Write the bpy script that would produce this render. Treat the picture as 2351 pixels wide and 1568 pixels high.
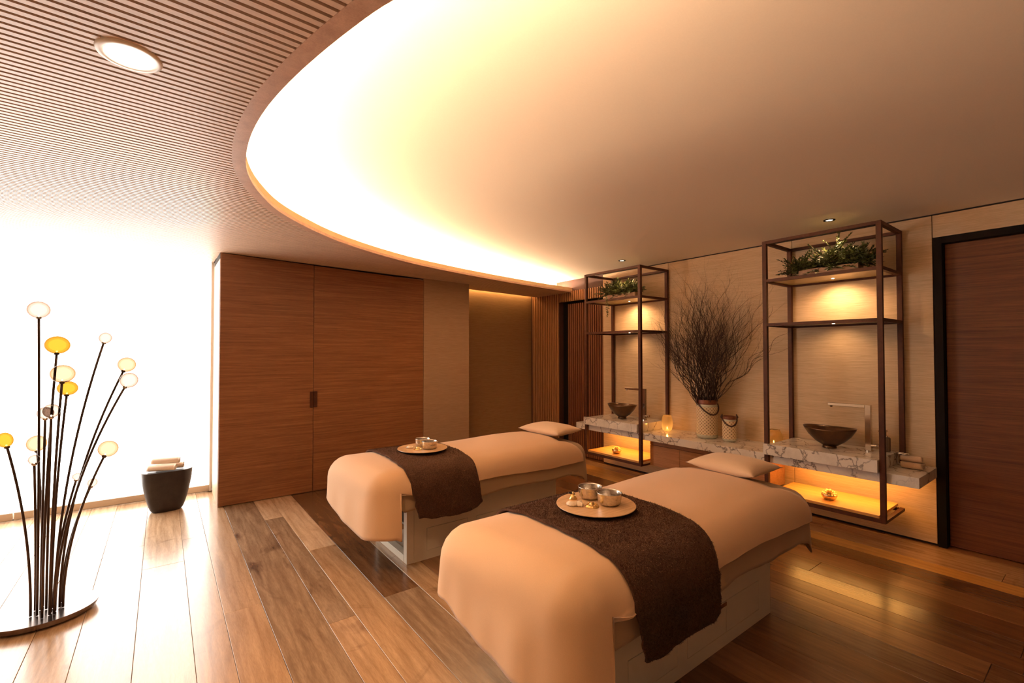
import bpy, bmesh, math, random
from math import sin, cos, pi, radians, sqrt
from mathutils import Vector, Matrix, noise

for o in list(bpy.data.objects):
    bpy.data.objects.remove(o, do_unlink=True)
S = bpy.context.scene
COL = S.collection
random.seed(7)

# ------------------------------------------------------------------ camera
def make_camera():
    f, yaw, pitch, roll, cy = 1063.17, 0.645948, 0.0190002, -0.00108, 790.54
    fw = Vector((sin(yaw)*cos(pitch), cos(yaw)*cos(pitch), sin(pitch)))
    r = Vector((cos(yaw), -sin(yaw), 0)); u = r.cross(fw)
    r2 = cos(roll)*r + sin(roll)*u; u2 = -sin(roll)*r + cos(roll)*u
    cd = bpy.data.cameras.new('camera'); c = bpy.data.objects.new('camera', cd); COL.objects.link(c)
    cd.sensor_fit = 'HORIZONTAL'; cd.sensor_width = 36; cd.lens = f/2351*36
    cd.shift_y = (cy-784)/2351; cd.clip_start = 0.02
    M = Matrix((r2, u2, -fw)).transposed().to_4x4(); M.translation = Vector((0, 0, 1.5))
    c.matrix_world = M; S.camera = c
make_camera()

# ------------------------------------------------------------------ light levels
EXPOSURE = 0.0
BLIND = 6.5            # glow of the backlit window blinds
COVE = 560.0            # strip in the ceiling cove
DOWN = 130.0            # downlight in the slatted ceiling, plus unseen added fill spots
SPOT = 30.0            # spots above the two racks
SHELF = 20.0            # small lights under the rack shelves, upper ones added to brighten the wall
UNDER = 14.0           # strip under the marble counter
NICHE = 34.0
WARM = (1.0, 0.71, 0.46)
WARM2 = (1.0, 0.61, 0.31)
S.view_settings.view_transform = 'Standard'; S.view_settings.look = 'None'
S.view_settings.gamma = 1.0; S.view_settings.use_curve_mapping = False
S.view_settings.exposure = EXPOSURE
w = bpy.data.worlds.new('world'); S.world = w; w.use_nodes = True
w.node_tree.nodes['Background'].inputs[0].default_value = (0.9, 0.95, 1.0, 1)
w.node_tree.nodes['Background'].inputs[1].default_value = 0.4

def spot(name, loc, target, power, color, size=60, blend=0.6, rad=0.03):
    ld = bpy.data.lights.new(name, 'SPOT'); ld.energy = power; ld.color = color
    ld.spot_size = radians(size); ld.spot_blend = blend; ld.shadow_soft_size = rad
    o = bpy.data.objects.new(name, ld); COL.objects.link(o); o.location = loc
    o.rotation_euler = (Vector(target)-Vector(loc)).to_track_quat('-Z', 'Y').to_euler()
    return o
def area(name, loc, rot, sx, sy, power, color, spread=180):
    ld = bpy.data.lights.new(name, 'AREA'); ld.shape = 'RECTANGLE'; ld.size = sx; ld.size_y = sy
    ld.energy = power; ld.color = color; ld.spread = radians(spread)
    o = bpy.data.objects.new(name, ld); COL.objects.link(o); o.location = loc; o.rotation_euler = rot
    return o

# ------------------------------------------------------------------ materials
def newmat(name):
    m = bpy.data.materials.new(name); m.use_nodes = True
    nt = m.node_tree; b = nt.nodes['Principled BSDF']
    return m, nt, b
def N(nt, t, **k):
    n = nt.nodes.new(t)
    for a, v in k.items():
        setattr(n, a, v)
    return n
def coords(nt, scale, rnd=True):
    tc = N(nt, 'ShaderNodeTexCoord'); mp = N(nt, 'ShaderNodeMapping'); mp.inputs['Scale'].default_value = scale
    nt.links.new(tc.outputs['Object'], mp.inputs['Vector'])
    if rnd:
        oi = N(nt, 'ShaderNodeObjectInfo'); mu = N(nt, 'ShaderNodeMath', operation='MULTIPLY'); mu.inputs[1].default_value = 37.0
        nt.links.new(oi.outputs['Random'], mu.inputs[0])
        cb = N(nt, 'ShaderNodeCombineXYZ')
        for i in range(3): nt.links.new(mu.outputs[0], cb.inputs[i])
        nt.links.new(cb.outputs[0], mp.inputs['Location'])
    return mp
def noise_tex(nt, mp, scale, detail=4, rough=0.6, dist=0.0):
    n = N(nt, 'ShaderNodeTexNoise'); n.inputs['Scale'].default_value = scale
    n.inputs['Detail'].default_value = detail; n.inputs['Roughness'].default_value = rough
    n.inputs['Distortion'].default_value = dist
    if mp: nt.links.new(mp.outputs[0], n.inputs['Vector'])
    return n
def ramp(nt, src, stops):
    r = N(nt, 'ShaderNodeValToRGB'); e = r.color_ramp.elements
    while len(e) < len(stops): e.new(0.5)
    for i, (p, c) in enumerate(stops):
        e[i].position = p; e[i].color = (*c, 1)
    nt.links.new(src, r.inputs[0]); return r
def bump(nt, b, src, strength, dist=0.002):
    bp = N(nt, 'ShaderNodeBump'); bp.inputs['Strength'].default_value = strength
    bp.inputs['Distance'].default_value = dist
    nt.links.new(src, bp.inputs['Height']); nt.links.new(bp.outputs[0], b.inputs['Normal'])
    return bp
def plain(name, col, rough=0.5, metal=0.0, ns=0, amt=0.15, bmp=0.0, rnd=False, coat=0.0):
    m, nt, b = newmat(name)
    b.inputs['Roughness'].default_value = rough; b.inputs['Metallic'].default_value = metal
    b.inputs['Coat Weight'].default_value = coat
    b.inputs['Base Color'].default_value = (*col, 1)
    if ns:
        mp = coords(nt, (1, 1, 1), rnd); n = noise_tex(nt, mp, ns)
        lo = tuple(c*(1-amt) for c in col); hi = tuple(min(1, c*(1+amt)) for c in col)
        r = ramp(nt, n.outputs['Fac'], [(0.3, lo), (0.7, hi)])
        nt.links.new(r.outputs[0], b.inputs['Base Color'])
        if bmp: bump(nt, b, n.outputs['Fac'], bmp)
    return m
def wood(name, lo, hi, grain=(1, 14, 14), scale=3.0, rough=0.4, knots=0.0, fine=0.5, coat=0.0, bmp=0.15, rnd=True, mid=None, rings=0.0, spec=0.5):
    """procedural timber; grain runs along the axis with the small scale"""
    m, nt, b = newmat(name)
    mp = coords(nt, grain, rnd)
    n1 = noise_tex(nt, mp, scale, 5, 0.62, 0.6)
    mid = mid or tuple((a+c)/2 for a, c in zip(lo, hi))
    r = ramp(nt, n1.outputs['Fac'], [(0.30, lo), (0.5, mid), (0.68, hi)])
    n2 = noise_tex(nt, mp, scale*9, 3, 0.7)
    mx = N(nt, 'ShaderNodeMix', data_type='RGBA', blend_type='MULTIPLY'); mx.inputs[0].default_value = fine
    g = ramp(nt, n2.outputs['Fac'], [(0.35, (0.55, 0.5, 0.45)), (0.6, (1, 1, 1))])
    nt.links.new(r.outputs[0], mx.inputs[6]); nt.links.new(g.outputs[0], mx.inputs[7])
    out = mx.outputs[2]
    if knots:
        mp2 = coords(nt, tuple(0.35 if q > 1 else 0.14 for q in grain), rnd)
        n3 = noise_tex(nt, mp2, 12, 3, 0.55, 1.0)
        k = ramp(nt, n3.outputs['Fac'], [(0.0, (1, 1, 1)), (0.60, (1, 1, 1)), (0.74, (0.32, 0.24, 0.2))])
        mk = N(nt, 'ShaderNodeMix', data_type='RGBA', blend_type='MULTIPLY'); mk.inputs[0].default_value = knots
        nt.links.new(out, mk.inputs[6]); nt.links.new(k.outputs[0], mk.inputs[7]); out = mk.outputs[2]
    if rings:
        # cathedral grain: long distorted rings
        mp4 = coords(nt, tuple(1.0 if q > 1 and i == 0 else (0.09 if i == 1 else 1.0) for i, q in enumerate(grain)), rnd)
        wv = N(nt, 'ShaderNodeTexWave', wave_type='BANDS', bands_direction='X'); wv.inputs['Scale'].default_value = 6
        wv.inputs['Distortion'].default_value = 22; wv.inputs['Detail'].default_value = 3; wv.inputs['Detail Scale'].default_value = 0.8
        nt.links.new(mp4.outputs[0], wv.inputs['Vector'])
        wr_ = ramp(nt, wv.outputs['Fac'], [(0.0, (0.62, 0.55, 0.48)), (0.35, (0.92, 0.90, 0.88)), (1.0, (1.08, 1.08, 1.08))])
        mw = N(nt, 'ShaderNodeMix', data_type='RGBA', blend_type='MULTIPLY'); mw.inputs[0].default_value = rings
        nt.links.new(out, mw.inputs[6]); nt.links.new(wr_.outputs[0], mw.inputs[7]); out = mw.outputs[2]
    nt.links.new(out, b.inputs['Base Color']); b.inputs['Specular IOR Level'].default_value = spec
    b.inputs['Roughness'].default_value = rough; b.inputs['Coat Weight'].default_value = coat
    b.inputs['Coat Roughness'].default_value = 0.16
    if bmp: bump(nt, b, n2.outputs['Fac'], bmp, 0.0015)
    return m
def grasscloth(name, lo, hi, axis):
    m, nt, b = newmat(name)
    sc = [70, 70, 70]; sc[axis] = 2.2
    mp = coords(nt, tuple(sc), True); n = noise_tex(nt, mp, 3.2, 4, 0.7)
    mp2 = coords(nt, tuple(2 if i == axis else 60 for i in range(3)), True); n2 = noise_tex(nt, mp2, 0.8, 2, 0.5)
    r = ramp(nt, n.outputs['Fac'], [(0.34, lo), (0.66, hi)])
    r2 = ramp(nt, n2.outputs['Fac'], [(0.3, (0.93, 0.92, 0.90)), (0.7, (1, 1, 1))])
    mx = N(nt, 'ShaderNodeMix', data_type='RGBA', blend_type='MULTIPLY'); mx.inputs[0].default_value = 1
    nt.links.new(r.outputs[0], mx.inputs[6]); nt.links.new(r2.outputs[0], mx.inputs[7])
    nt.links.new(mx.outputs[2], b.inputs['Base Color']); b.inputs['Roughness'].default_value = 0.75
    bump(nt, b, n.outputs['Fac'], 0.25, 0.001)
    return m
def marble(name):
    m, nt, b = newmat(name)
    mp = coords(nt, (1, 1, 1), False)
    nz = noise_tex(nt, mp, 2.6, 5, 0.6)
    mv = N(nt, 'ShaderNodeMix', data_type='RGBA'); mv.inputs[0].default_value = 0.3
    nt.links.new(mp.outputs[0], mv.inputs[6]); nt.links.new(nz.outputs['Color'], mv.inputs[7])
    vo = N(nt, 'ShaderNodeTexVoronoi', feature='DISTANCE_TO_EDGE'); vo.inputs['Scale'].default_value = 7.5
    nt.links.new(mv.outputs[2], vo.inputs['Vector'])
    v = ramp(nt, vo.outputs['Distance'], [(0.0, (0.16, 0.14, 0.13)), (0.012, (0.5, 0.46, 0.43)), (0.045, (0.93, 0.90, 0.86))])
    n3 = noise_tex(nt, mp, 4.0, 6, 0.7)
    cl = ramp(nt, n3.outputs['Fac'], [(0.30, (0.72, 0.69, 0.65)), (0.52, (1, 1, 1))])
    n4 = noise_tex(nt, mp, 2.2, 2, 0.5)
    ms = ramp(nt, n4.outputs['Fac'], [(0.34, (0.15, 0.15, 0.15)), (0.52, (1, 1, 1))])
    mx = N(nt, 'ShaderNodeMix', data_type='RGBA', blend_type='MULTIPLY')
    nt.links.new(ms.outputs[0], mx.inputs[0]); mx.inputs[6].default_value = (0.94, 0.88, 0.80, 1)
    nt.links.new(v.outputs[0], mx.inputs[7])
    m2 = N(nt, 'ShaderNodeMix', data_type='RGBA', blend_type='MULTIPLY'); m2.inputs[0].default_value = 0.7
    nt.links.new(mx.outputs[2], m2.inputs[6]); nt.links.new(cl.outputs[0], m2.inputs[7])
    nt.links.new(m2.outputs[2], b.inputs['Base Color'])
    b.inputs['Roughness'].default_value = 0.12
    return m
def fabric(name, col, rough=0.85, ns=900, bmp=0.12, sheen=0.3, amt=0.08, big=0.0):
    m, nt, b = newmat(name)
    mp = coords(nt, (1, 1, 1), False); n = noise_tex(nt, mp, ns, 2, 0.6)
    lo = tuple(c*(1-amt) for c in col); hi = tuple(min(1, c*(1+amt)) for c in col)
    r = ramp(nt, n.outputs['Fac'], [(0.35, lo), (0.65, hi)])
    nt.links.new(r.outputs[0], b.inputs['Base Color'])
    b.inputs['Roughness'].default_value = rough; b.inputs['Sheen Weight'].default_value = sheen
    b.inputs['Sheen Roughness'].default_value = 0.5
    bp = bump(nt, b, n.outputs['Fac'], bmp, 0.001)
    if big:
        n2 = noise_tex(nt, mp, 7, 3, 0.5, 0.4)
        b2 = N(nt, 'ShaderNodeBump'); b2.inputs['Strength'].default_value = big; b2.inputs['Distance'].default_value = 0.01
        nt.links.new(n2.outputs['Fac'], b2.inputs['Height']); nt.links.new(bp.outputs[0], b2.inputs['Normal'])
        nt.links.new(b2.outputs[0], b.inputs['Normal'])
    return m
def fur(name, col, *a):
    m, nt, b = newmat(name); mp = coords(nt, (1, 1, 1), False)
    n = noise_tex(nt, mp, 150, 4, 0.75, 0.8); n2 = noise_tex(nt, mp, 14, 3, 0.6)
    r = ramp(nt, n.outputs['Fac'], [(0.32, tuple(c*0.35 for c in col)), (0.52, col), (0.72, tuple(c*2.1 for c in col))])
    r2 = ramp(nt, n2.outputs['Fac'], [(0.3, (0.75, 0.75, 0.75)), (0.7, (1, 1, 1))])
    mx = N(nt, 'ShaderNodeMix', data_type='RGBA', blend_type='MULTIPLY'); mx.inputs[0].default_value = 1
    nt.links.new(r.outputs[0], mx.inputs[6]); nt.links.new(r2.outputs[0], mx.inputs[7]); nt.links.new(mx.outputs[2], b.inputs['Base Color'])
    b.inputs['Roughness'].default_value = 0.95; b.inputs['Specular IOR Level'].default_value = 0.15
    b.inputs['Sheen Weight'].default_value = 0.22; b.inputs['Sheen Tint'].default_value = (0.8, 0.5, 0.35, 1)
    bump(nt, b, n.outputs['Fac'], 1.0, 0.006); return m
def emis(name, col, st):
    m = bpy.data.materials.new(name); m.use_nodes = True; nt = m.node_tree
    nt.nodes.remove(nt.nodes['Principled BSDF']); e = N(nt, 'ShaderNodeEmission')
    e.inputs[0].default_value = (*col, 1); e.inputs[1].default_value = st
    nt.links.new(e.outputs[0], nt.nodes['Material Output'].inputs[0]); return m
def thin_glass(name, tint, rim, body=0.0, gloss=0.25, edge=0.8):
    """blown thin glass: tinted see-through body, denser and shinier towards grazing angles"""
    m = bpy.data.materials.new(name); m.use_nodes = True; nt = m.node_tree
    nt.nodes.remove(nt.nodes['Principled BSDF'])
    tr = N(nt, 'ShaderNodeBsdfTransparent'); lw = N(nt, 'ShaderNodeLayerWeight'); lw.inputs[0].default_value = 0.35
    r = ramp(nt, lw.outputs['Facing'], [(0.0, tint), (0.30, tint), (0.66, rim)])
    nt.links.new(r.outputs[0], tr.inputs[0])
    gl = N(nt, 'ShaderNodeBsdfGlossy'); gl.inputs['Roughness'].default_value = 0.04; gl.inputs[0].default_value = (1, 0.97, 0.9, 1)
    fr = N(nt, 'ShaderNodeFresnel'); fr.inputs[0].default_value = 1.45
    m1 = N(nt, 'ShaderNodeMixShader'); ml = N(nt, 'ShaderNodeMath', operation='MULTIPLY'); ml.inputs[1].default_value = gloss
    nt.links.new(fr.outputs[0], ml.inputs[0]); nt.links.new(ml.outputs[0], m1.inputs[0])
    nt.links.new(tr.outputs[0], m1.inputs[1]); nt.links.new(gl.outputs[0], m1.inputs[2])
    out = m1.outputs[0]
    if body:
        df = N(nt, 'ShaderNodeBsdfTranslucent'); df.inputs[0].default_value = (*tint, 1)
        m2 = N(nt, 'ShaderNodeMixShader'); m2.inputs[0].default_value = body
        nt.links.new(out, m2.inputs[1]); nt.links.new(df.outputs[0], m2.inputs[2]); out = m2.outputs[0]
    nt.links.new(out, nt.nodes['Material Output'].inputs[0]); return m

M = {}
M['veneer'] = wood('veneer', (0.205, 0.074, 0.026), (0.37, 0.155, 0.062), grain=(0.9, 18, 30), scale=2.2, rough=0.42, fine=0.45, bmp=0.08)
M['veneer_dark'] = wood('veneer_dark', (0.085, 0.024, 0.007), (0.19, 0.064, 0.021), grain=(18, 0.7, 24), scale=2.6, rough=0.62, fine=0.5, bmp=0.08)
M['veneer_drawer'] = wood('veneer_drawer', (0.36, 0.16, 0.065), (0.52, 0.26, 0.12), grain=(18, 0.9, 24), scale=2.4, rough=0.4, fine=0.4)
M['edge'] = wood('edge', (0.62, 0.42, 0.28), (0.78, 0.56, 0.38), grain=(8, 8, 1), scale=3, rough=0.5, fine=0.2)
M['slat'] = wood('slat', (0.66, 0.46, 0.33), (0.80, 0.59, 0.44), grain=(0.8, 20, 20), scale=3, rough=0.42, fine=0.3, bmp=0.1)
M['slat_wall'] = wood('slat_wall', (0.34, 0.15, 0.06), (0.48, 0.24, 0.11), grain=(18, 18, 0.8), scale=3, rough=0.45, fine=0.35)
M['slat_door'] = wood('slat_door', (0.16, 0.055, 0.022), (0.24, 0.09, 0.038), grain=(18, 18, 0.8), scale=3, rough=0.45, fine=0.35)
M['slat_back'] = plain('slat_back', (0.05, 0.016, 0.008), 0.8)
M['board'] = wood('board', (0.60, 0.30, 0.08), (0.78, 0.42, 0.13), grain=(16, 1, 20), scale=2.5, rough=0.4, fine=0.25)
M['tray'] = wood('tray', (0.58, 0.34, 0.16), (0.80, 0.54, 0.30), grain=(1, 14, 14), scale=6, rough=0.35, fine=0.3)
M['plank_light'] = wood('plank_light', (0.52, 0.34, 0.20), (0.70, 0.50, 0.32), grain=(12, 1.1, 4), scale=2.2, rough=0.27, knots=0.5, fine=0.35, bmp=0.1, coat=0.35, spec=0.5, rings=0.38)
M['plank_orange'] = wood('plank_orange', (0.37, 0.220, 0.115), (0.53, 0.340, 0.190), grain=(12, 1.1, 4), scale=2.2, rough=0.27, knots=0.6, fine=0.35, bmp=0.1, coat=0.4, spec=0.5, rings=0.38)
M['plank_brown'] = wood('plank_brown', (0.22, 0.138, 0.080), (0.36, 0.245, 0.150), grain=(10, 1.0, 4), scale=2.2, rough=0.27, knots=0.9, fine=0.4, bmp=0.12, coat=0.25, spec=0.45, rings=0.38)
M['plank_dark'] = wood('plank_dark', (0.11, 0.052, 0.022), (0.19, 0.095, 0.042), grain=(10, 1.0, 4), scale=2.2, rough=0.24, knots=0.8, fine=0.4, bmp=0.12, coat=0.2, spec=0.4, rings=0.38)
M['plank_gold'] = wood('plank_gold', (0.50, 0.26, 0.07), (0.66, 0.38, 0.12), grain=(12, 0.8, 4), scale=2.2, rough=0.3, knots=0.3, fine=0.35, bmp=0.1, coat=0.1, spec=0.4, rings=0.38)
M['plank_umber'] = wood('plank_umber', (0.115, 0.046, 0.016), (0.20, 0.090, 0.036), grain=(10, 1.0, 4), scale=2.2, rough=0.30, knots=0.5, fine=0.35, bmp=0.12, coat=0.12, spec=0.35, rings=0.35)
M['plank_redbrown'] = wood('plank_redbrown', (0.18, 0.082, 0.034), (0.30, 0.155, 0.070), grain=(10, 1.0, 4), scale=2.2, rough=0.28, knots=0.6, fine=0.35, bmp=0.12, coat=0.15, spec=0.4, rings=0.35)
M['subfloor'] = plain('subfloor', (0.06, 0.03, 0.015), 0.9)
M['paper_right'] = grasscloth('paper_right', (0.54, 0.375, 0.22), (0.71, 0.53, 0.34), 1)
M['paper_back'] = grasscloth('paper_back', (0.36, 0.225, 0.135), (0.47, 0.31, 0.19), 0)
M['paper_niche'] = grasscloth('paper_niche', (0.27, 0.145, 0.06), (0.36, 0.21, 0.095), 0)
M['plaster'] = plain('plaster', (0.86, 0.72, 0.57), 0.9, ns=120, amt=0.015, bmp=0.03)
M['lip'] = plain('lip', (0.85, 0.62, 0.34), 0.6, ns=8, amt=0.06)
M['wall_plain'] = plain('wall_plain', (0.50, 0.37, 0.25), 0.9, ns=3, amt=0.05)
M['black'] = plain('black', (0.006, 0.004, 0.003), 0.8); M['black'].node_tree.nodes['Principled BSDF'].inputs['Specular IOR Level'].default_value = 0.15
M['gap'] = plain('gap', (0.02, 0.012, 0.008), 0.9)
M['bronze'] = plain('bronze', (0.066, 0.021, 0.009), 0.55, 0.0, ns=25, amt=0.2); M['bronze'].node_tree.nodes['Principled BSDF'].inputs['Specular IOR Level'].default_value = 0.22
M['chrome'] = plain('chrome', (0.66, 0.58, 0.50), 0.12, 1.0)
M['steel'] = plain('steel', (0.70, 0.66, 0.60), 0.2, 1.0, ns=60, amt=0.2, bmp=0.9)
M['brass'] = plain('brass', (0.80, 0.55, 0.22), 0.28, 1.0, ns=60, amt=0.15, bmp=0.3)
M['gold'] = plain('gold', (0.72, 0.55, 0.28), 0.3, 1.0, ns=90, amt=0.25, bmp=0.4)
M['basin'] = plain('basin', (0.085, 0.040, 0.015), 0.28, 0.5, ns=7, amt=0.45, bmp=0.05)
M['marble'] = marble('marble')
M['duvet'] = fabric('duvet', (0.74, 0.475, 0.275), 0.8, 700, 0.1, 0.25, 0.05, 0.12)
M['sheet'] = fabric('sheet', (0.40, 0.265, 0.15), 0.85, 700, 0.1, 0.2, 0.05)
M['pillow'] = fabric('pillow', (0.74, 0.52, 0.33), 0.85, 700, 0.1, 0.25, 0.05)
M['throw'] = fur('throw', (0.078, 0.034, 0.019), 0.95, 260, 1.0, 0.08, 0.45)
M['towel'] = fabric('towel', (0.92, 0.76, 0.62), 0.95, 420, 0.6, 0.4, 0.08)
M['towel_dim'] = fabric('towel_dim', (0.66, 0.45, 0.28), 0.95, 420, 0.6, 0.4, 0.08)
M['lacquer'] = plain('lacquer', (0.70, 0.62, 0.50), 0.35)
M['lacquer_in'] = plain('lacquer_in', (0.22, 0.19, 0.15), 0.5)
M['stool'] = plain('stool', (0.030, 0.022, 0.020), 0.42, 0.3, ns=14, amt=0.25, bmp=0.05)
M['lampmetal'] = plain('lampmetal', (0.10, 0.062, 0.045), 0.32, 0.85)
M['lampbase'] = plain('lampbase', (0.20, 0.15, 0.13), 0.22, 0.9)
def tint(*c): return tuple(min(0.97, sqrt(q/BLIND)) for q in c)
M['glass_clear'] = thin_glass('glass_clear', tint(1.5, 1.15, 0.95), tint(0.62, 0.30, 0.15))
M['glass_pale'] = thin_glass('glass_pale', tint(1.6, 1.12, 0.66), tint(0.8, 0.32, 0.08))
M['glass_amber'] = thin_glass('glass_amber', tint(1.4, 0.72, 0.06), tint(0.8, 0.30, 0.02))
M['glass_gold'] = thin_glass('glass_gold', (0.95, 0.76, 0.46), (0.62, 0.36, 0.12), 0.30, 1.6)
M['leather'] = plain('leather', (0.17, 0.05, 0.02), 0.4, ns=40, amt=0.3, bmp=0.3)
M['leather_dark'] = plain('leather_dark', (0.06, 0.02, 0.012), 0.4, ns=40, amt=0.3)
M['glazed'] = plain('glazed', (0.52, 0.50, 0.38), 0.15, ns=20, amt=0.1)
M['twig'] = plain('twig', (0.032, 0.013, 0.006), 0.7, ns=60, amt=0.4)
M['leaf'] = plain('leaf', (0.060, 0.072, 0.014), 0.5, ns=30, amt=0.55)
M['planter'] = plain('planter', (0.24, 0.14, 0.08), 0.4, 0.3, ns=20, amt=0.2)
M['shelf'] = plain('shelf', (0.42, 0.33, 0.19), 0.3, 0.2, ns=5, amt=0.1)
M['petal'] = plain('petal', (0.90, 0.80, 0.66), 0.6)
M['stone'] = plain('stone', (0.86, 0.68, 0.48), 0.5, ns=40, amt=0.08)
M['dispenser'] = plain('dispenser', (0.14, 0.095, 0.06), 0.4, 0.3)
M['wax'] = plain('wax', (0.85, 0.70, 0.48), 0.5)
M['trimwhite'] = plain('trimwhite', (0.86, 0.78, 0.70), 0.4)
M['sill'] = plain('sill', (0.62, 0.50, 0.38), 0.5)
M['water'] = plain('water', (0.05, 0.035, 0.02), 0.05)
M['lamp_emit'] = emis('lamp_emit', (1.0, 0.86, 0.66), 30)
M['spot_emit'] = emis('spot_emit', (1.0, 0.8, 0.55), 8)
M['flame'] = emis('flame', (1.0, 0.55, 0.12), 25)
M['bulb'] = emis('bulb', (1.0, 0.78, 0.5), 9)
M['strip'] = emis('strip', WARM, COVE)
M['strip_under'] = emis('strip_under', (1.0, 0.55, 0.16), UNDER)
M['strip_niche'] = emis('strip_niche', (1.0, 0.58, 0.22), NICHE)
def blind_mat():
    m = bpy.data.materials.new('blind_cloth'); m.use_nodes = True; nt = m.node_tree
    nt.nodes.remove(nt.nodes['Principled BSDF']); e = N(nt, 'ShaderNodeEmission')
    mp = coords(nt, (3, 3, 220), True); n = noise_tex(nt, mp, 2.0, 3, 0.6)
    r = ramp(nt, n.outputs['Fac'], [(0.3, (1.0, 0.965, 0.90)), (0.7, (1.0, 0.985, 0.955))])
    nt.links.new(r.outputs[0], e.inputs[0]); e.inputs[1].default_value = BLIND
    d = N(nt, 'ShaderNodeBsdfDiffuse'); d.inputs[0].default_value = (0.8, 0.78, 0.72, 1)
    a = N(nt, 'ShaderNodeAddShader'); nt.links.new(e.outputs[0], a.inputs[0]); nt.links.new(d.outputs[0], a.inputs[1])
    nt.links.new(a.outputs[0], nt.nodes['Material Output'].inputs[0]); return m
M['blind'] = blind_mat()
def lattice_mat():
    """cream ceramic printed with a flower lattice of dark dots"""
    m, nt, b = newmat('lattice')
    tc = N(nt, 'ShaderNodeTexCoord'); mp = N(nt, 'ShaderNodeMapping'); nt.links.new(tc.outputs['UV'], mp.inputs[0])
    def grid(off):
        f = N(nt, 'ShaderNodeVectorMath', operation='ADD'); f.inputs[1].default_value = off
        nt.links.new(mp.outputs[0], f.inputs[0])
        fr = N(nt, 'ShaderNodeVectorMath', operation='FRACTION'); nt.links.new(f.outputs[0], fr.inputs[0])
        s = N(nt, 'ShaderNodeVectorMath', operation='SUBTRACT'); s.inputs[1].default_value = (0.5, 0.5, 0)
        nt.links.new(fr.outputs[0], s.inputs[0])
        l = N(nt, 'ShaderNodeVectorMath', operation='LENGTH'); nt.links.new(s.outputs[0], l.inputs[0]); return l.outputs['Value']
    a, c = grid((0, 0, 0)), grid((0.5, 0.5, 0))
    mn = N(nt, 'ShaderNodeMath', operation='MINIMUM'); nt.links.new(a, mn.inputs[0]); nt.links.new(c, mn.inputs[1])
    r = ramp(nt, mn.outputs[0], [(0.0, (0.045, 0.018, 0.010)), (0.10, (0.045, 0.018, 0.010)), (0.13, (0.72, 0.55, 0.34)),
                                 (0.24, (0.60, 0.42, 0.22)), (0.30, (0.80, 0.64, 0.42))])
    nt.links.new(r.outputs[0], b.inputs['Base Color']); b.inputs['Roughness'].default_value = 0.3
    return m
M['lattice'] = lattice_mat()

# ------------------------------------------------------------------ mesh helpers
def fixn(me):
    bm = bmesh.new(); bm.from_mesh(me); bmesh.ops.recalc_face_normals(bm, faces=bm.faces[:])
    top = max(bm.faces, key=lambda f: f.calc_center_median().z)
    if top.normal.z < 0: bmesh.ops.reverse_faces(bm, faces=bm.faces[:])
    bm.to_mesh(me); bm.free(); return me
def link(name, me, mat=None, parent=None, loc=None, smooth=False, kind=None, label=None):
    o = bpy.data.objects.new(name, me); COL.objects.link(o)
    if mat is not None and not me.materials:
        me.materials.append(M[mat] if isinstance(mat, str) else mat)
    if parent is not None: o.parent = parent
    if loc is not None: o.location = loc
    if smooth:
        for p in me.polygons: p.use_smooth = True
    if kind: o['kind'] = kind
    if label: o['label'] = label
    return o
def thing(name, label, cat, loc=(0, 0, 0), rz=0.0, group=None):
    o = bpy.data.objects.new(name, None); COL.objects.link(o); o.location = loc; o.rotation_euler = (0, 0, rz)
    o['label'] = label; o['category'] = cat
    if group: o['group'] = group
    return o
def tag(o, label, cat, group=None):
    o['label'] = label; o['category'] = cat
    if group: o['group'] = group
    return o
def me_from(name, vs, fs):
    me = bpy.data.meshes.new(name); me.from_pydata([tuple(v) for v in vs], [], fs); me.update(); return me
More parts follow.
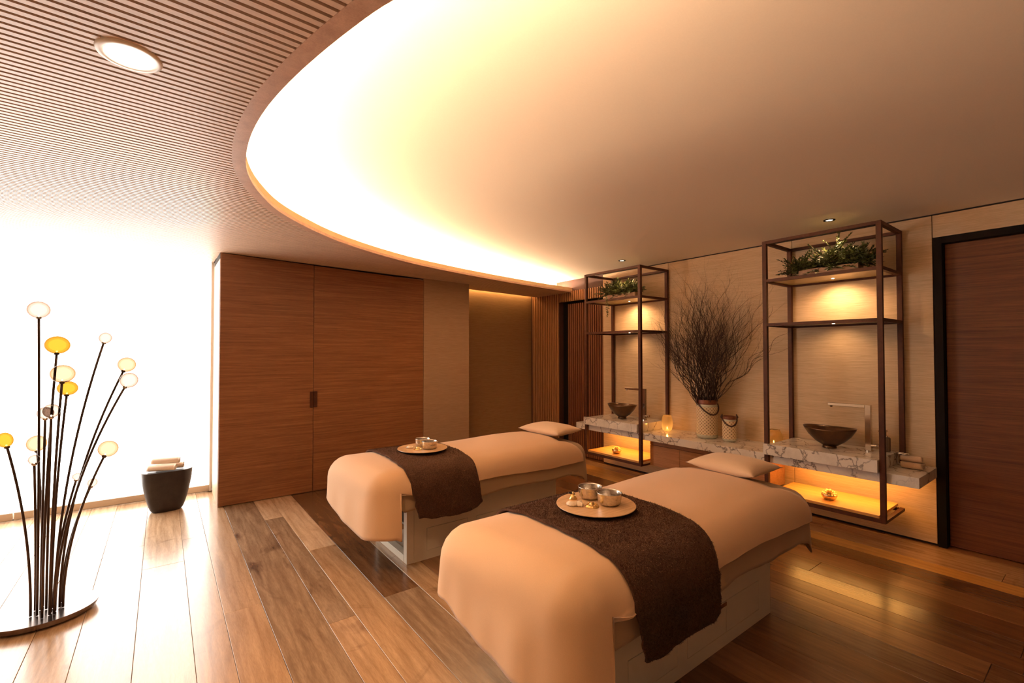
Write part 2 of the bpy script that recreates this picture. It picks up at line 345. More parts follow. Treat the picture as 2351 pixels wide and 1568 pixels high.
class B:
    """collects shapes for ONE mesh"""
    def __init__(s): s.bm = bmesh.new()
    def box(s, x0, x1, y0, y1, z0, z1, bev=0.0):
        vs = [s.bm.verts.new(p) for p in [(x0, y0, z0), (x1, y0, z0), (x1, y1, z0), (x0, y1, z0), (x0, y0, z1), (x1, y0, z1), (x1, y1, z1), (x0, y1, z1)]]
        fs = [s.bm.faces.new([vs[i] for i in q]) for q in [(0, 3, 2, 1), (4, 5, 6, 7), (0, 1, 5, 4), (1, 2, 6, 5), (2, 3, 7, 6), (3, 0, 4, 7)]]
        if bev:
            es = list({e for f in fs for e in f.edges})
            bmesh.ops.bevel(s.bm, geom=es, offset=bev, segments=1, affect='EDGES')
        return s
    def prism(s, pts, z0, z1):
        n = len(pts)
        a = [s.bm.verts.new((p[0], p[1], z0)) for p in pts]; b = [s.bm.verts.new((p[0], p[1], z1)) for p in pts]
        s.bm.faces.new(a[::-1]); s.bm.faces.new(b)
        for i in range(n): s.bm.faces.new((a[i], a[(i+1) % n], b[(i+1) % n], b[i]))
        return s
    def lathe(s, prof, seg=32, c=(0, 0, 0), sx=1, sy=1, wob=None):
        rings = []
        for r, z in prof:
            if r < 1e-6: rings.append([s.bm.verts.new((c[0], c[1], c[2]+z))]); continue
            ring = []
            for i in range(seg):
                a = 2*pi*i/seg; k = wob(a, z) if wob else 1
                ring.append(s.bm.verts.new((c[0]+r*k*cos(a)*sx, c[1]+r*k*sin(a)*sy, c[2]+z)))
            rings.append(ring)
        for A, Bq in zip(rings, rings[1:]):
            if len(A) == 1 and len(Bq) == 1: continue
            if len(A) == 1:
                for i in range(seg): s.bm.faces.new((A[0], Bq[(i+1) % seg], Bq[i]))
            elif len(Bq) == 1:
                for i in range(seg): s.bm.faces.new((A[i], A[(i+1) % seg], Bq[0]))
            else:
                for i in range(seg): s.bm.faces.new((A[i], A[(i+1) % seg], Bq[(i+1) % seg], Bq[i]))
        return s
    def tube(s, pts, rad, seg=8, cap=True):
        pts = [Vector(p) for p in pts]; n = len(pts); rings = []
        up = Vector((0.13, 0.27, 0.95)).normalized(); prev = None
        for i, p in enumerate(pts):
            t = (pts[min(i+1, n-1)]-pts[max(i-1, 0)]).normalized()
            a = prev if prev is not None else t.cross(up if abs(t.dot(up)) < 0.9 else Vector((1, 0, 0)))
            a = (a-t*a.dot(t)).normalized(); prev = a; b = t.cross(a)
            r = rad[i] if isinstance(rad, (list, tuple)) else rad
            rings.append([s.bm.verts.new(p+a*(r*cos(2*pi*k/seg))+b*(r*sin(2*pi*k/seg))) for k in range(seg)])
        for A, Bq in zip(rings, rings[1:]):
            for k in range(seg): s.bm.faces.new((A[k], A[(k+1) % seg], Bq[(k+1) % seg], Bq[k]))
        if cap: s.bm.faces.new(rings[0][::-1]); s.bm.faces.new(rings[-1])
        return s
    def ico(s, c, r, sub=1, sc=(1, 1, 1)):
        ret = bmesh.ops.create_icosphere(s.bm, subdivisions=sub, radius=r)
        for v in ret['verts']: v.co = Vector((v.co.x*sc[0]+c[0], v.co.y*sc[1]+c[1], v.co.z*sc[2]+c[2]))
        return s
    def me(s, name):
        bmesh.ops.recalc_face_normals(s.bm, faces=s.bm.faces[:])
        m = bpy.data.meshes.new(name); s.bm.to_mesh(m); s.bm.free(); return m
    def obj(s, name, mat, parent=None, loc=None, smooth=False, **k):
        return link(name, s.me(name), mat, parent, loc, smooth, **k)
def auto_smooth(o, ang=35):
    me = o.data
    for p in me.polygons: p.use_smooth = True
    bm = bmesh.new(); bm.from_mesh(me)
    for e in bm.edges:
        if len(e.link_faces) == 2 and e.calc_face_angle(0) > radians(ang): e.smooth = False
    bm.to_mesh(me); bm.free(); return o
def copy_tree(o, parent=None):
    c = o.copy(); COL.objects.link(c)
    if parent is not None: c.parent = parent
    for ch in list(o.children): copy_tree(ch, c)
    return c
def clean(o, *ks):
    for k in ks:
        if k in o: del o[k]

# ------------------------------------------------------------------ room dimensions
XR = 4.81; YW = 6.05; YC = 5.34; YB = -1.7; XL = -3.1
YN = 5.88                      # back wall of the niche
ZR = 2.585                     # smooth ceiling
def zr(x): return 2.585+0.062*(4.81-x)   # smooth ceiling; rake added towards the window side to spread the cove light
def zw(x): return 2.505-0.022*x   # underside of the slatted ceiling (falls gently towards the right wall)

# floor ---------------------------------------------------------------
fl = B().box(XL-0.1, XR+0.6, YB-0.1, YW+0.1, -0.12, -0.016).obj('floor', 'subfloor', kind='structure')
edges = [-0.10, 0.14, 0.296, 0.49, 0.748, 0.90, 1.10, 1.334, 1.50, 1.74, 1.90, 2.14, 2.38, 2.56, 2.80, 3.00, 3.21, 3.38, 3.57, 3.78, 4.006, 4.224, 4.396, 4.58, 4.78, 4.95]
x = -0.10; left = []
for wd in [0.24, 0.19, 0.22, 0.16, 0.25, 0.20, 0.17, 0.24, 0.19, 0.23, 0.18, 0.25, 0.2, 0.22, 0.2, 0.2]:
    x -= wd; left.append(x)
edges = [e for e in left[::-1] if e > XL-0.05] + edges
edges[0] = XL
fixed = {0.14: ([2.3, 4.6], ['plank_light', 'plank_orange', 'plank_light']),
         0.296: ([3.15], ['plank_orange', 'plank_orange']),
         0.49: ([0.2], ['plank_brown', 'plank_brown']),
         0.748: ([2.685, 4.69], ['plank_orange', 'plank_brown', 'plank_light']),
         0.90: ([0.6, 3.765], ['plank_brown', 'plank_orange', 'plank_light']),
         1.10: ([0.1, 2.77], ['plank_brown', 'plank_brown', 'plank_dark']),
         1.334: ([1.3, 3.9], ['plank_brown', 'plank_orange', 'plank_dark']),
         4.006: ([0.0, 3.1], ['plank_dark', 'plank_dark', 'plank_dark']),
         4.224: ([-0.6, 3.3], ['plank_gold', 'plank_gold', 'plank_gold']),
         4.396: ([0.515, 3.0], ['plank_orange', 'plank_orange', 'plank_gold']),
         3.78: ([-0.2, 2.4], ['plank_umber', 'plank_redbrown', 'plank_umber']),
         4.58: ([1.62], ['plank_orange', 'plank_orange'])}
rp = random.Random(3)
for a, b in zip(edges, edges[1:]):
    key = next((k for k in fixed if abs(k-a) < 0.004), None)
    if key is not None: js, ms = fixed[key]
    else:
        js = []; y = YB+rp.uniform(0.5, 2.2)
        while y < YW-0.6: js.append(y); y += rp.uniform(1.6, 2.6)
        pool = ['plank_light', 'plank_light', 'plank_light', 'plank_orange'] if a < 0.3 else ['plank_umber', 'plank_umber', 'plank_redbrown', 'plank_umber', 'plank_dark']  # right side darker: plank tone, with the tables' shade put into colour
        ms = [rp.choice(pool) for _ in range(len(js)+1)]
    ys = [YB]+list(js)+[YW]
    for k in range(len(ys)-1):
        g = 0.0009
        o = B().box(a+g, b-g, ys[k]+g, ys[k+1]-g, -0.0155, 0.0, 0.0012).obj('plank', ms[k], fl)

# right wall : panels of grasscloth over a dark backing --------------------------------
wr = B().box(XR+0.012, XR+0.14, 0.90, 4.31, 0.0, 2.75).obj('wall_right', 'gap', kind='structure')
for y0, y1 in ((0.905, 1.916), (1.920, 3.278), (3.282, 4.308)):
    B().box(XR, XR+0.011, y0, y1, 0.018, 2.574, 0.0015).obj('panel', 'paper_right', wr)
B().box(XR, XR+0.011, YB, 0.901, 2.40, 2.574, 0.0015).obj('panel', 'paper_right', wr)
B().box(XR+0.012, XR+0.14, YB, 0.899, 2.40, 2.75).obj('header', 'gap', wr)
B().box(XR-0.002, XR+0.012, YB, 4.31, 2.5765, ZR-0.001).obj('shadow_gap', 'gap', wr)
# sliding timber door in its black frame
d2 = B().box(XR+0.075, XR+0.115, YB, 0.845, 0.006, 2.36, 0.002).obj('door_2', 'veneer_dark', kind='structure')
B().box(XR-0.004, XR+0.072, 0.848, 0.898, 0.0, 2.398, 0.001).obj('frame', 'black', d2)
B().box(XR-0.004, XR+0.072, YB, 0.848, 2.346, 2.398, 0.001).obj('frame', 'black', d2)
B().box(XR+0.116, XR+0.14, YB, 0.899, 0.0, 2.40).obj('backing', 'black', d2)
# slatted wall with a sliding slatted door
wf = B().box(XR+0.022, XR+0.14, 5.21, YN, 0.0, 2.75).obj('wall_far_right', 'slat_back', kind='structure')
B().box(XR+0.022, XR+0.14, 4.31, 5.21, 2.27, 2.75).obj('header', 'slat_back', wf)
ps = 0.042
smL = B().box(0, 0.022, 0, 0.0215, 0.0, 2.42, 0.0015).me('slat_long'); smL.materials.append(M['slat_wall'])
smS = B().box(0, 0.022, 0, 0.0215, 2.27, 2.42, 0.0015).me('slat_short'); smS.materials.append(M['slat_wall'])
y = 5.215
while y < YN-0.04:
    link('slat', smL, None, wf, (XR, y, 0)); y += ps
y = 4.318
while y < 5.20:
    link('slat', smS, None, wf, (XR, y, 0)); y += ps
d1 = B().box(XR+0.075, XR+0.10, 4.31, 5.07, 0.012, 2.235).obj('door_1', 'slat_back', kind='structure')
smD = B().box(0, 0.018, 0, 0.0215, 0.012, 2.235, 0.0015).me('slat_door'); smD.materials.append(M['slat_door'])
y = 4.318
while y < 5.05:
    link('slat', smD, None, d1, (XR+0.057, y, 0)); y += ps
B().box(XR+0.11, XR+0.14, 4.31, 5.21, 0.0, 2.27).obj('backing', 'black', d1)

# back wall : niche, pilaster, wardrobe ------------------------------------------
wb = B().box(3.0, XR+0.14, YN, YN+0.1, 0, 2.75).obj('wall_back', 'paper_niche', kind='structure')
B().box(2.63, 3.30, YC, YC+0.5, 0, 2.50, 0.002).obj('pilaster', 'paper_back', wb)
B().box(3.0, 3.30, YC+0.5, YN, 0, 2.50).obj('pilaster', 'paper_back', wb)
B().box(3.31, XR, YN-0.06, YN-0.035, 2.475, 2.485).obj('light_strip', 'strip_niche', wb)

wdr = thing('wardrobe', 'tall built-in wardrobe with two plain reddish wood doors beside the bright window', 'wardrobe', (0.44, YC, 0))
B().box(0.0, 2.188, 0.024, 0.62, 0.0, 2.435).obj('body', 'edge', wdr)
def door(x0, x1):
    q = B().box(x0, x1, 0, 0.022, 0.006, 2.40, 0.0015)
    for v in q.bm.verts:
        if v.co.z > 2: v.co.z += zw(v.co.x+0.44)-0.006-0.010*v.co.x-2.40
    d = q.obj('door', 'veneer', wdr)
    return d
dA = door(0.004, 0.872); dB = door(0.876, 2.186)
q = B().box(0.0, 2.188, 0.024, 0.62, 2.436, 2.46)
for v in q.bm.verts:
    if v.co.z > 2.45: v.co.z = zw(v.co.x+0.44)-0.001
q.obj('top_gap_shade', 'gap', wdr)  # solid dark filler, painted as the shade in the gap above
B().box(0.838, 0.872, -0.016, -0.0005, 0.915, 1.085, 0.002).obj('handle', 'bronze', dA, label='dark bronze pull')
B().box(0.876, 0.912, -0.016, -0.0005, 0.915, 1.085, 0.002).obj('handle', 'bronze', dB, label='dark bronze pull')

# window wall ---------------------------------------------------------
ww = B().box(XL-0.1, 0.46, YW+0.10, YW+0.2, 0, 2.75).obj('wall_window', 'wall_plain', kind='structure')
win = B().box(XL, 0.44, YW+0.075, YW+0.085, 0.08, 2.56).obj('window_1', emis('daylit_pane', (1, 0.98, 0.95), BLIND*0.8), kind='structure')
for xx in (XL, -1.35, 0.40): B().box(xx, xx+0.04, YW+0.035, YW+0.07, 0.0, 2.56, 0.002).obj('frame', 'trimwhite', win)
B().box(XL, 0.44, YW+0.035, YW+0.09, 0.0, 0.075, 0.002).obj('sill', 'sill', win)
for i, (a, b, lb) in enumerate(((-3.06, -1.06, 'white translucent roller blind glowing with daylight, left one behind the floor lamp'),
                                (-1.05, 0.415, 'white translucent roller blind glowing with daylight, next to the wardrobe'))):
    bl = thing('roller_blind', lb, 'blind', (a, YW-0.02, 0))
    n = 40; vs = []; fs = []
    for k in range(n+1):
        xx = (b-a)*k/n
        for z in (0.075, 2.53): vs.append((xx, 0.0015*sin(xx*5+z), z))
    for k in range(n): fs.append((2*k, 2*k+2, 2*k+3, 2*k+1))
    ob = link('cloth', me_from('cloth', vs, fs), 'blind', bl, smooth=True)
    B().box(0, b-a, -0.008, 0.012, 0.008, 0.074, 0.003).obj('bottom_bar', 'sill', bl)
B().box(0.415, 0.438, YW-0.045, YW+0.03, 0.01, 2.5).obj('trim_1', 'trimwhite', kind='structure')

# walls behind and left of the viewpoint
B().box(XL-0.1, XL, YB, YW+0.1, 0, 2.75).obj('wall_left', 'wall_plain', kind='structure')
B().box(XL-0.1, XR+0.14, YB-0.1, YB, 0, 2.75).obj('wall_front', 'wall_plain', kind='structure')

# ceilings ------------------------------------------------------------
cb_ = B().box(-0.05, XR+0.14, YB, YN+0.1, 0.0, 0.08)
for v in cb_.bm.verts: v.co.z += zr(v.co.x)
ce = cb_.obj('ceiling', 'plaster', kind='structure')
B().box(XL-0.1, -0.051, YB, YW+0.1, 2.66, 2.9).obj('upper_panel', 'slat_back', ce)
# cove outline : lower edge of the lip, left side from the front wall round to the right wall
raw = [(5.0, -1.0), (3.8, -0.98), (2.6, -0.75), (1.7, -0.3), (1.1, 0.25), (0.72, 0.78), (0.53, 1.17), (0.447, 1.431), (0.371, 1.776), (0.325, 2.10),
       (0.312, 2.42), (0.335, 2.75), (0.388, 3.0), (0.485, 3.26), (0.64, 3.55), (0.87, 3.82), (1.18, 4.10), (1.58, 4.345), (2.08, 4.56),
       (2.70, 4.715), (3.45, 4.83), (4.2, 4.90), (5.0, 4.93)]
def catmull(P, n=6):
    out = []
    for i in range(1, len(P)-2):
        p0, p1, p2, p3 = [Vector(q) for q in P[i-1:i+3]]
        for k in range(n):
            t = k/n
            out.append(0.5*((2*p1)+(-p0+p2)*t+(2*p0-5*p1+4*p2-p3)*t*t+(-p0+3*p1-3*p2+p3)*t**3))
    out.append(Vector(P[-2])); return out
curve = catmull([(6.2, -1.0)]+raw+[(6.0, 4.94)], 6)
curve = [c for c in curve if c.x <= XR+0.15]
nrm = []
for i, c in enumerate(curve):
    t = (curve[min(i+1, len(curve)-1)]-curve[max(i-1, 0)]).normalized()
    nrm.append(Vector((-t.y, t.x)))       # points away from the recess
if nrm[len(nrm)//2].x > 0: nrm = [-q for q in nrm]
def offset_pts(d): return [c+n*d for c, n in zip(curve, nrm)]
def sweep(name, prof, mat, parent=None, ymin=-9, **k):
    """prof: list of (offset outward, dz) closed loop swept along the cove outline"""
    vs = []; fs = []; n = len(prof)
    pairs = [(c, q) for c, q in zip(curve, nrm) if c.y > ymin]; m = len(pairs)
    for c, nn in pairs:
        for d, dz in prof:
            p = c+nn*d; vs.append((p.x, p.y, zw(c.x)+dz))
    for i in range(m-1):
        for j in range(n):
            a = i*n+j; b = i*n+(j+1) % n; fs.append((a, b, b+n, a+n))
    fs.append(tuple(range(n))); fs.append(tuple((m-1)*n+q for q in range(n))[::-1])
    o = link(name, me_from(name, vs, fs), mat, parent, **k); auto_smooth(o, 40)
    return o
# backing board above the slats, as a strip field between cove outline and the outer walls
def ellipse_x(y):
    """x of the outer ring edge where the slats stop, left side; None when the row runs full length"""
    ring = offset_pts(0.062)
    best = None
    for p, q in zip(ring, ring[1:]):
        if (p.y-y)*(q.y-y) <= 0 and abs(p.y-q.y) > 1e-9:
            x = p.x+(q.x-p.x)*(y-p.y)/(q.y-p.y)
            best = x if best is None else min(best, x)
    return best
ring = offset_pts(0.045)
i0 = min(range(len(ring)), key=lambda i: ring[i].x)
vs, fs = [], []
for i, p in enumerate(ring):
    vs.append((p.x, p.y, zw(p.x)+0.026)); vs.append((XL, p.y, zw(XL)+0.026))
for i in range(len(ring)-1): fs.append((2*i, 2*i+2, 2*i+3, 2*i+1))
k = len(vs); last = ring[-1]
vs += [(last.x, last.y, zw(last.x)+0.026), (XL, last.y, zw(XL)+0.026), (XL, YW+0.1, zw(XL)+0.026), (0.46, YW+0.1, zw(0.46)+0.026), (0.46, YN-0.13, zw(0.46)+0.026), (last.x, YN-0.13, zw(last.x)+0.026)]
fs += [(k, k+5, k+4, k+3, k+2, k+1)]
k = len(vs); first = ring[0]
vs += [(first.x, first.y, zw(first.x)+0.026), (XL, first.y, zw(XL)+0.026), (XL, YB, zw(XL)+0.026), (first.x, YB, zw(first.x)+0.026)]
fs += [(k, k+1, k+2, k+3)]
cs = link('ceiling_slatted', me_from('ceiling_slatted', vs, fs), 'slat_back', kind='structure')
mod = cs.modifiers.new('thick', 'SOLIDIFY'); mod.thickness = 0.012; mod.offset = 0
sweep('cove_ring', [(0.0, 0.0), (0.062, 0.0), (0.062, 0.022), (0.0, 0.022)], wood('ring', (0.52, 0.31, 0.21), (0.66, 0.42, 0.29), grain=(6, 6, 6), scale=3, rough=0.42, fine=0.25), cs)
sweep('cove_lip', [(0.0, 0.0225), (0.012, 0.0225), (0.012, 0.066), (0.0, 0.066)], 'lip', cs)
cl = sweep('cove_light_strip', [(0.235, 0.042), (0.250, 0.042), (0.250, 0.052), (0.235, 0.052)], 'strip', cs, ymin=0.5)
sweep('cove_bounce_back', [(0.34, 0.033), (0.35, 0.033), (0.35, 0.46), (0.34, 0.46)], 'plaster', cs)  # unseen cove back, added to hold in and bounce the strip light
lightxy = (-0.100, 2.015)
pitch = 0.03636; sw = 0.0225
y = 0.90-pitch*70; rows = []
while y < YW-0.02:
    rows.append(y); y += pitch
def slat_mesh(x0, x1):
    b = B(); bm = b.bm
    n0 = [(x0, 0), (x1, 0), (x1, sw), (x0, sw)]
    lo = [bm.verts.new((p[0], p[1], zw(p[0]))) for p in n0]; hi = [bm.verts.new((p[0], p[1], zw(p[0])+0.02)) for p in n0]
    bm.faces.new(lo[::-1]); bm.faces.new(hi)
    for i in range(4): bm.faces.new((lo[i], lo[(i+1) % 4], hi[(i+1) % 4], hi[i]))
    return b.me('slat')
full = slat_mesh(XL, XR); full.materials.append(M['slat'])
short = slat_mesh(XL, 0.435); short.materials.append(M['slat'])
cnt = 0
for y in rows:
    if y < YB+0.02: continue
    yc = y+sw/2
    if yc > YN-0.15:
        link('slat', short, None, cs, (0, y, 0)); continue
    xe = ellipse_x(yc)
    if xe is None:
        o = link('slat', full, None, cs, (0, y, 0))
    else:
        me = slat_mesh(XL, xe+0.004); me.materials.append(M['slat']); link('slat', me, None, cs, (0, y, 0))

# ceiling downlight in the slats
dl = thing('downlight', 'round white-trimmed downlight glowing in the slatted timber ceiling', 'light', (lightxy[0], lightxy[1], zw(lightxy[0])))
B().lathe([(0.066, -0.001), (0.069, -0.007), (0.088, -0.006), (0.091, 0.0), (0.091, 0.02), (0.066, 0.02), (0.066, -0.001)], 48).obj('trim_ring', 'trimwhite', dl, smooth=True)
B().lathe([(0.0, -0.004), (0.0665, -0.004)], 48).obj('lens', 'lamp_emit', dl)
spot('downlight_and_fill_beam', (lightxy[0], lightxy[1], zw(lightxy[0])-0.02), (lightxy[0]+0.25, lightxy[1]-0.1, 0), DOWN, WARM2, 100, 0.9, 0.06)
for q in ((-0.1, 0.2), (-1.6, 2.0), (-1.6, 0.2)):  # unseen fill spots, added without fixtures to brighten the viewpoint side
    spot('downlight_and_fill_beam', (q[0], q[1], 2.45), (q[0], q[1], 0), DOWN*0.15, WARM2, 120, 0.9, 0.06)
# recessed spots in the smooth ceiling
for (xx, yy, lb) in ((4.433, 1.477, 'small recessed ceiling spot above the near marble washstand'), (4.392, 3.63, 'small recessed ceiling spot above the far marble washstand')):
    t = thing('ceiling_spot', lb, 'light', (xx, yy, zr(xx)))
    B().lathe([(0.026, -0.001), (0.028, -0.005), (0.042, -0.004), (0.044, -0.0005)], 24).obj('trim_ring', 'black', t)
    B().lathe([(0.0, -0.002), (0.0255, -0.002)], 24).obj('lens', 'spot_emit', t)
    spot('spot_beam', (xx, yy, ZR-0.02), (xx+0.16, yy, 0.7), SPOT, WARM2, 95, 0.7, 0.02)

# ------------------------------------------------------------------ counter
cnt_ = B().prism([(4.30, 0.90), (XR-0.002, 0.90), (XR-0.002, 4.32), (4.30, 4.32)], 0.53, 0.607)
low = cnt_.obj('marble_counter', 'marble')
bmod = low.modifiers.new('bevel', 'BEVEL'); bmod.width = 0.002; bmod.segments = 2
tag(low, 'long white marble counter fixed along the right wall under both racks', 'counter')
B().box(4.755, 4.765, 0.98, 1.90, 0.517, 0.5285).obj('light_strip', 'strip_under', low)
B().box(4.755, 4.765, 3.42, 4.24, 0.517, 0.5285).obj('light_strip', 'strip_under', low)
area('under_glow', (4.55, 1.45, 0.515), (0, 0, 0), 0.25, 0.8, 4.6, (1.0, 0.44, 0.09))
area('under_glow', (4.55, 3.75, 0.515), (0, 0, 0), 0.25, 0.8, 4.6, (1.0, 0.44, 0.09))
PT = 0.034
RX0, RX1 = 4.262, 4.775
def rack(y0, y1, label, zz=2.492):
    t = thing('display_rack', label, 'rack', (RX0, y0, 0.235)); z0 = 0.235
    L = y1-y0; D = RX1-RX0+0.025; H = zz-z0
    for (px, py) in ((0, 0), (0, L-PT), (D-PT, 0), (D-PT, L-PT)):
        if px > 0:   # the back posts stand on the counter
            B().box(px, px+PT, py, py+PT, 0.609-z0, H, 0.001).obj('post', 'bronze', t)
        else:
            B().box(px, px+PT, py, py+PT, 0, H, 0.001).obj('post', 'bronze', t)
    def rails(z, mat='bronze', back=True):
        B().box(0.002, PT-0.002, PT, L-PT, z, z+0.026).obj('rail', mat, t)
        if back: B().box(D-PT+0.002, D-0.002, PT, L-PT, z, z+0.026).obj('rail', mat, t)
        B().box(PT, D-PT, 0.002, PT-0.002, z, z+0.026).obj('rail', mat, t)
        B().box(PT, D-PT, L-PT+0.002, L-0.002, z, z+0.026).obj('rail', mat, t)
    rails(H-0.026)
    for z in (2.125, 1.735):
        rails(z-z0)
        sh = B().box(PT, D-PT, PT, L-PT, z-z0+0.016, z-z0+0.024).obj('shelf', 'shelf', t)
        yc = L/2
        B().lathe([(0.0, -0.002), (0.010, -0.002), (0.011, 0.0)], 16, (D-0.19, yc, z-z0+0.016)).obj('shelf_and_fill_light', 'spot_emit', sh)  # the upper light is an added one, to brighten the wall
        spot('shelf_and_fill_beam', (RX0+D-0.19, y0+yc, z+0.008), (RX0+D-0.04, y0+yc, z-0.6), SHELF*(1.0 if z > 2 else 0.22), WARM2, 150, 0.8, 0.02)
    # bottom tray
    B().box(0.002, PT-0.002, PT, L-PT, 0.0, 0.030).obj('rail', 'bronze', t)
    B().box(PT, D-0.05, 0.0, PT-0.004, 0.0, 0.022).obj('rail', 'bronze', t)
    B().box(PT, D-0.05, L-PT+0.004, L, 0.0, 0.022).obj('rail', 'bronze', t)
    B().box(D-0.09, D-0.06, PT, L-PT, 0.0, 0.022).obj('rail', 'bronze', t)
    B().box(0.008, D-0.055, 0.042, L-0.042, 0.0305, 0.052, 0.001).obj('board', 'board', t)
    return t
R1 = (1.085, 1.945); R2 = (3.268, 4.128)
rack(*R1, 'tall dark bronze open rack over the near washbasin, beside the dark timber door')
rack(*R2, 'tall dark bronze open rack over the far washbasin, in front of the slatted wall')
def slab(y0, y1, label):
    n = PT+0.003; x0 = 4.238; xb = RX1+0.025
    # slab notched round the left front post
    pts = [(x0, y0+0.04), (xb-PT-0.004, y0+0.04), (xb-PT-0.004, y1-0.04), (RX0+n, y1-0.04), (RX0+n, y1-0.036-0.001), (RX0-0.003, y1-0.037), (RX0-0.003, y1-0.002), (x0, y1-0.002)]
    o = B().prism(pts, 0.6075, 0.70).obj('marble_slab', 'marble'); m = o.modifiers.new('b', 'BEVEL'); m.width = 0.002; m.segments = 2
    return tag(o, label, 'slab')
slab(*R1, 'thick raised marble slab carrying the near washbasin')
slab(*R2, 'thick raised marble slab carrying the far washbasin')
# drawer cabinet under the counter
cb = thing('drawer_cabinet', 'low wooden drawer cabinet hung under the marble counter between the racks', 'cabinet', (4.40, 2.0, 0.24))
B().box(0.016, 0.40, 0, 1.25, 0.0, 0.289, 0.001).obj('body', 'veneer_drawer', cb)
B().box(0.0, 0.015, 0, 1.25, 0.232, 0.289, 0.001).obj('rail', 'veneer_drawer', cb)
for a, b in ((0.0, 0.438), (0.441, 0.878), (0.881, 1.25)):
    B().box(0.0, 0.015, a, b, 0.0, 0.228, 0.001).obj('drawer', 'veneer_drawer', cb)

# ------------------------------------------------------------------ basins, taps
def basin(x, y, label, ry, rx):
    t = thing('basin', label, 'basin', (x, y, 0.701))
    prof = [(0.0, 0.022), (0.30, 0.024), (0.55, 0.055), (0.80, 0.105), (0.97, 0.158), (1.0, 0.172), (0.965, 0.170), (0.90, 0.150), (0.72, 0.105), (0.45, 0.055), (0.2, 0.036), (0.0, 0.034)]
    b = B().lathe([(r, z) for r, z in prof], 56, sx=rx, sy=ry, wob=lambda a, z: 1+0.015*sin(2*a))
    for v in b.bm.verts:
        if v.co.z > 0.1: v.co.z += (v.co.z-0.1)/0.072*0.010*(v.co.y/ry)**2-(v.co.z-0.1)/0.072*0.006
    b.obj('bowl', 'basin', t, smooth=True)
    B().lathe([(0.0, 0.0), (0.05, 0.0), (0.052, 0.006), (0.046, 0.026), (0.0, 0.026)], 32).obj('foot', 'basin', t, smooth=True)
    return t
basin(4.50, 1.52, 'dark bronze boat-shaped vessel basin on the near marble slab', 0.195, 0.15)
basin(4.50, 3.73, 'dark bronze boat-shaped vessel basin on the far marble slab', 0.195, 0.15)
def tap(x, y, label):
    t = thing('faucet', label, 'faucet', (x, y, 0.701))
    B().box(-0.02, 0.02, -0.02, 0.02, 0.0, 0.372, 0.002).obj('column', 'chrome', t)
    B().box(-0.014, 0.014, 0.0205, 0.285, 0.348, 0.372, 0.002).obj('spout', 'chrome', t)
    B().lathe([(0.0, -0.012), (0.010, -0.012), (0.012, 0.0)], 16, (0, 0.262, 0.348)).obj('nozzle', 'chrome', t)
    B().lathe([(0.0, 0), (0.030, 0), (0.030, 0.008), (0.0, 0.008)], 24).obj('base_plate', 'chrome', t)
    lv = B(); lv.tube([(-0.02, -0.021, 0.05), (-0.02, -0.06, 0.052)], 0.010, 12); lv.box(-0.024, 0.01, -0.072, -0.06, 0.045, 0.062, 0.002)
    lv.obj('lever', 'chrome', t, smooth=False)
    return t
tap(4.60, 1.275, 'tall square chrome tap beside the near basin')
tap(4.60, 3.475, 'tall square chrome tap beside the far basin')
t = thing('soap_dispenser', 'small dark soap dispenser with chrome pump behind the near rack post', 'dispenser', (4.70, 1.19, 0.701))
B().lathe([(0.0, 0), (0.030, 0), (0.032, 0.004), (0.032, 0.105), (0.027, 0.112), (0.0, 0.112)], 28).obj('bottle', 'dispenser', t, smooth=False)
pb = B(); pb.lathe([(0.0, 0.1125), (0.016, 0.1125), (0.016, 0.125), (0.007, 0.128), (0.007, 0.155), (0.012, 0.158), (0.012, 0.172), (0.0, 0.173)], 20)
pb.tube([(0, 0.010, 0.165), (-0.02, 0.03, 0.165), (-0.028, 0.042, 0.158)], 0.004, 8); pb.obj('pump', 'chrome', t, smooth=False)

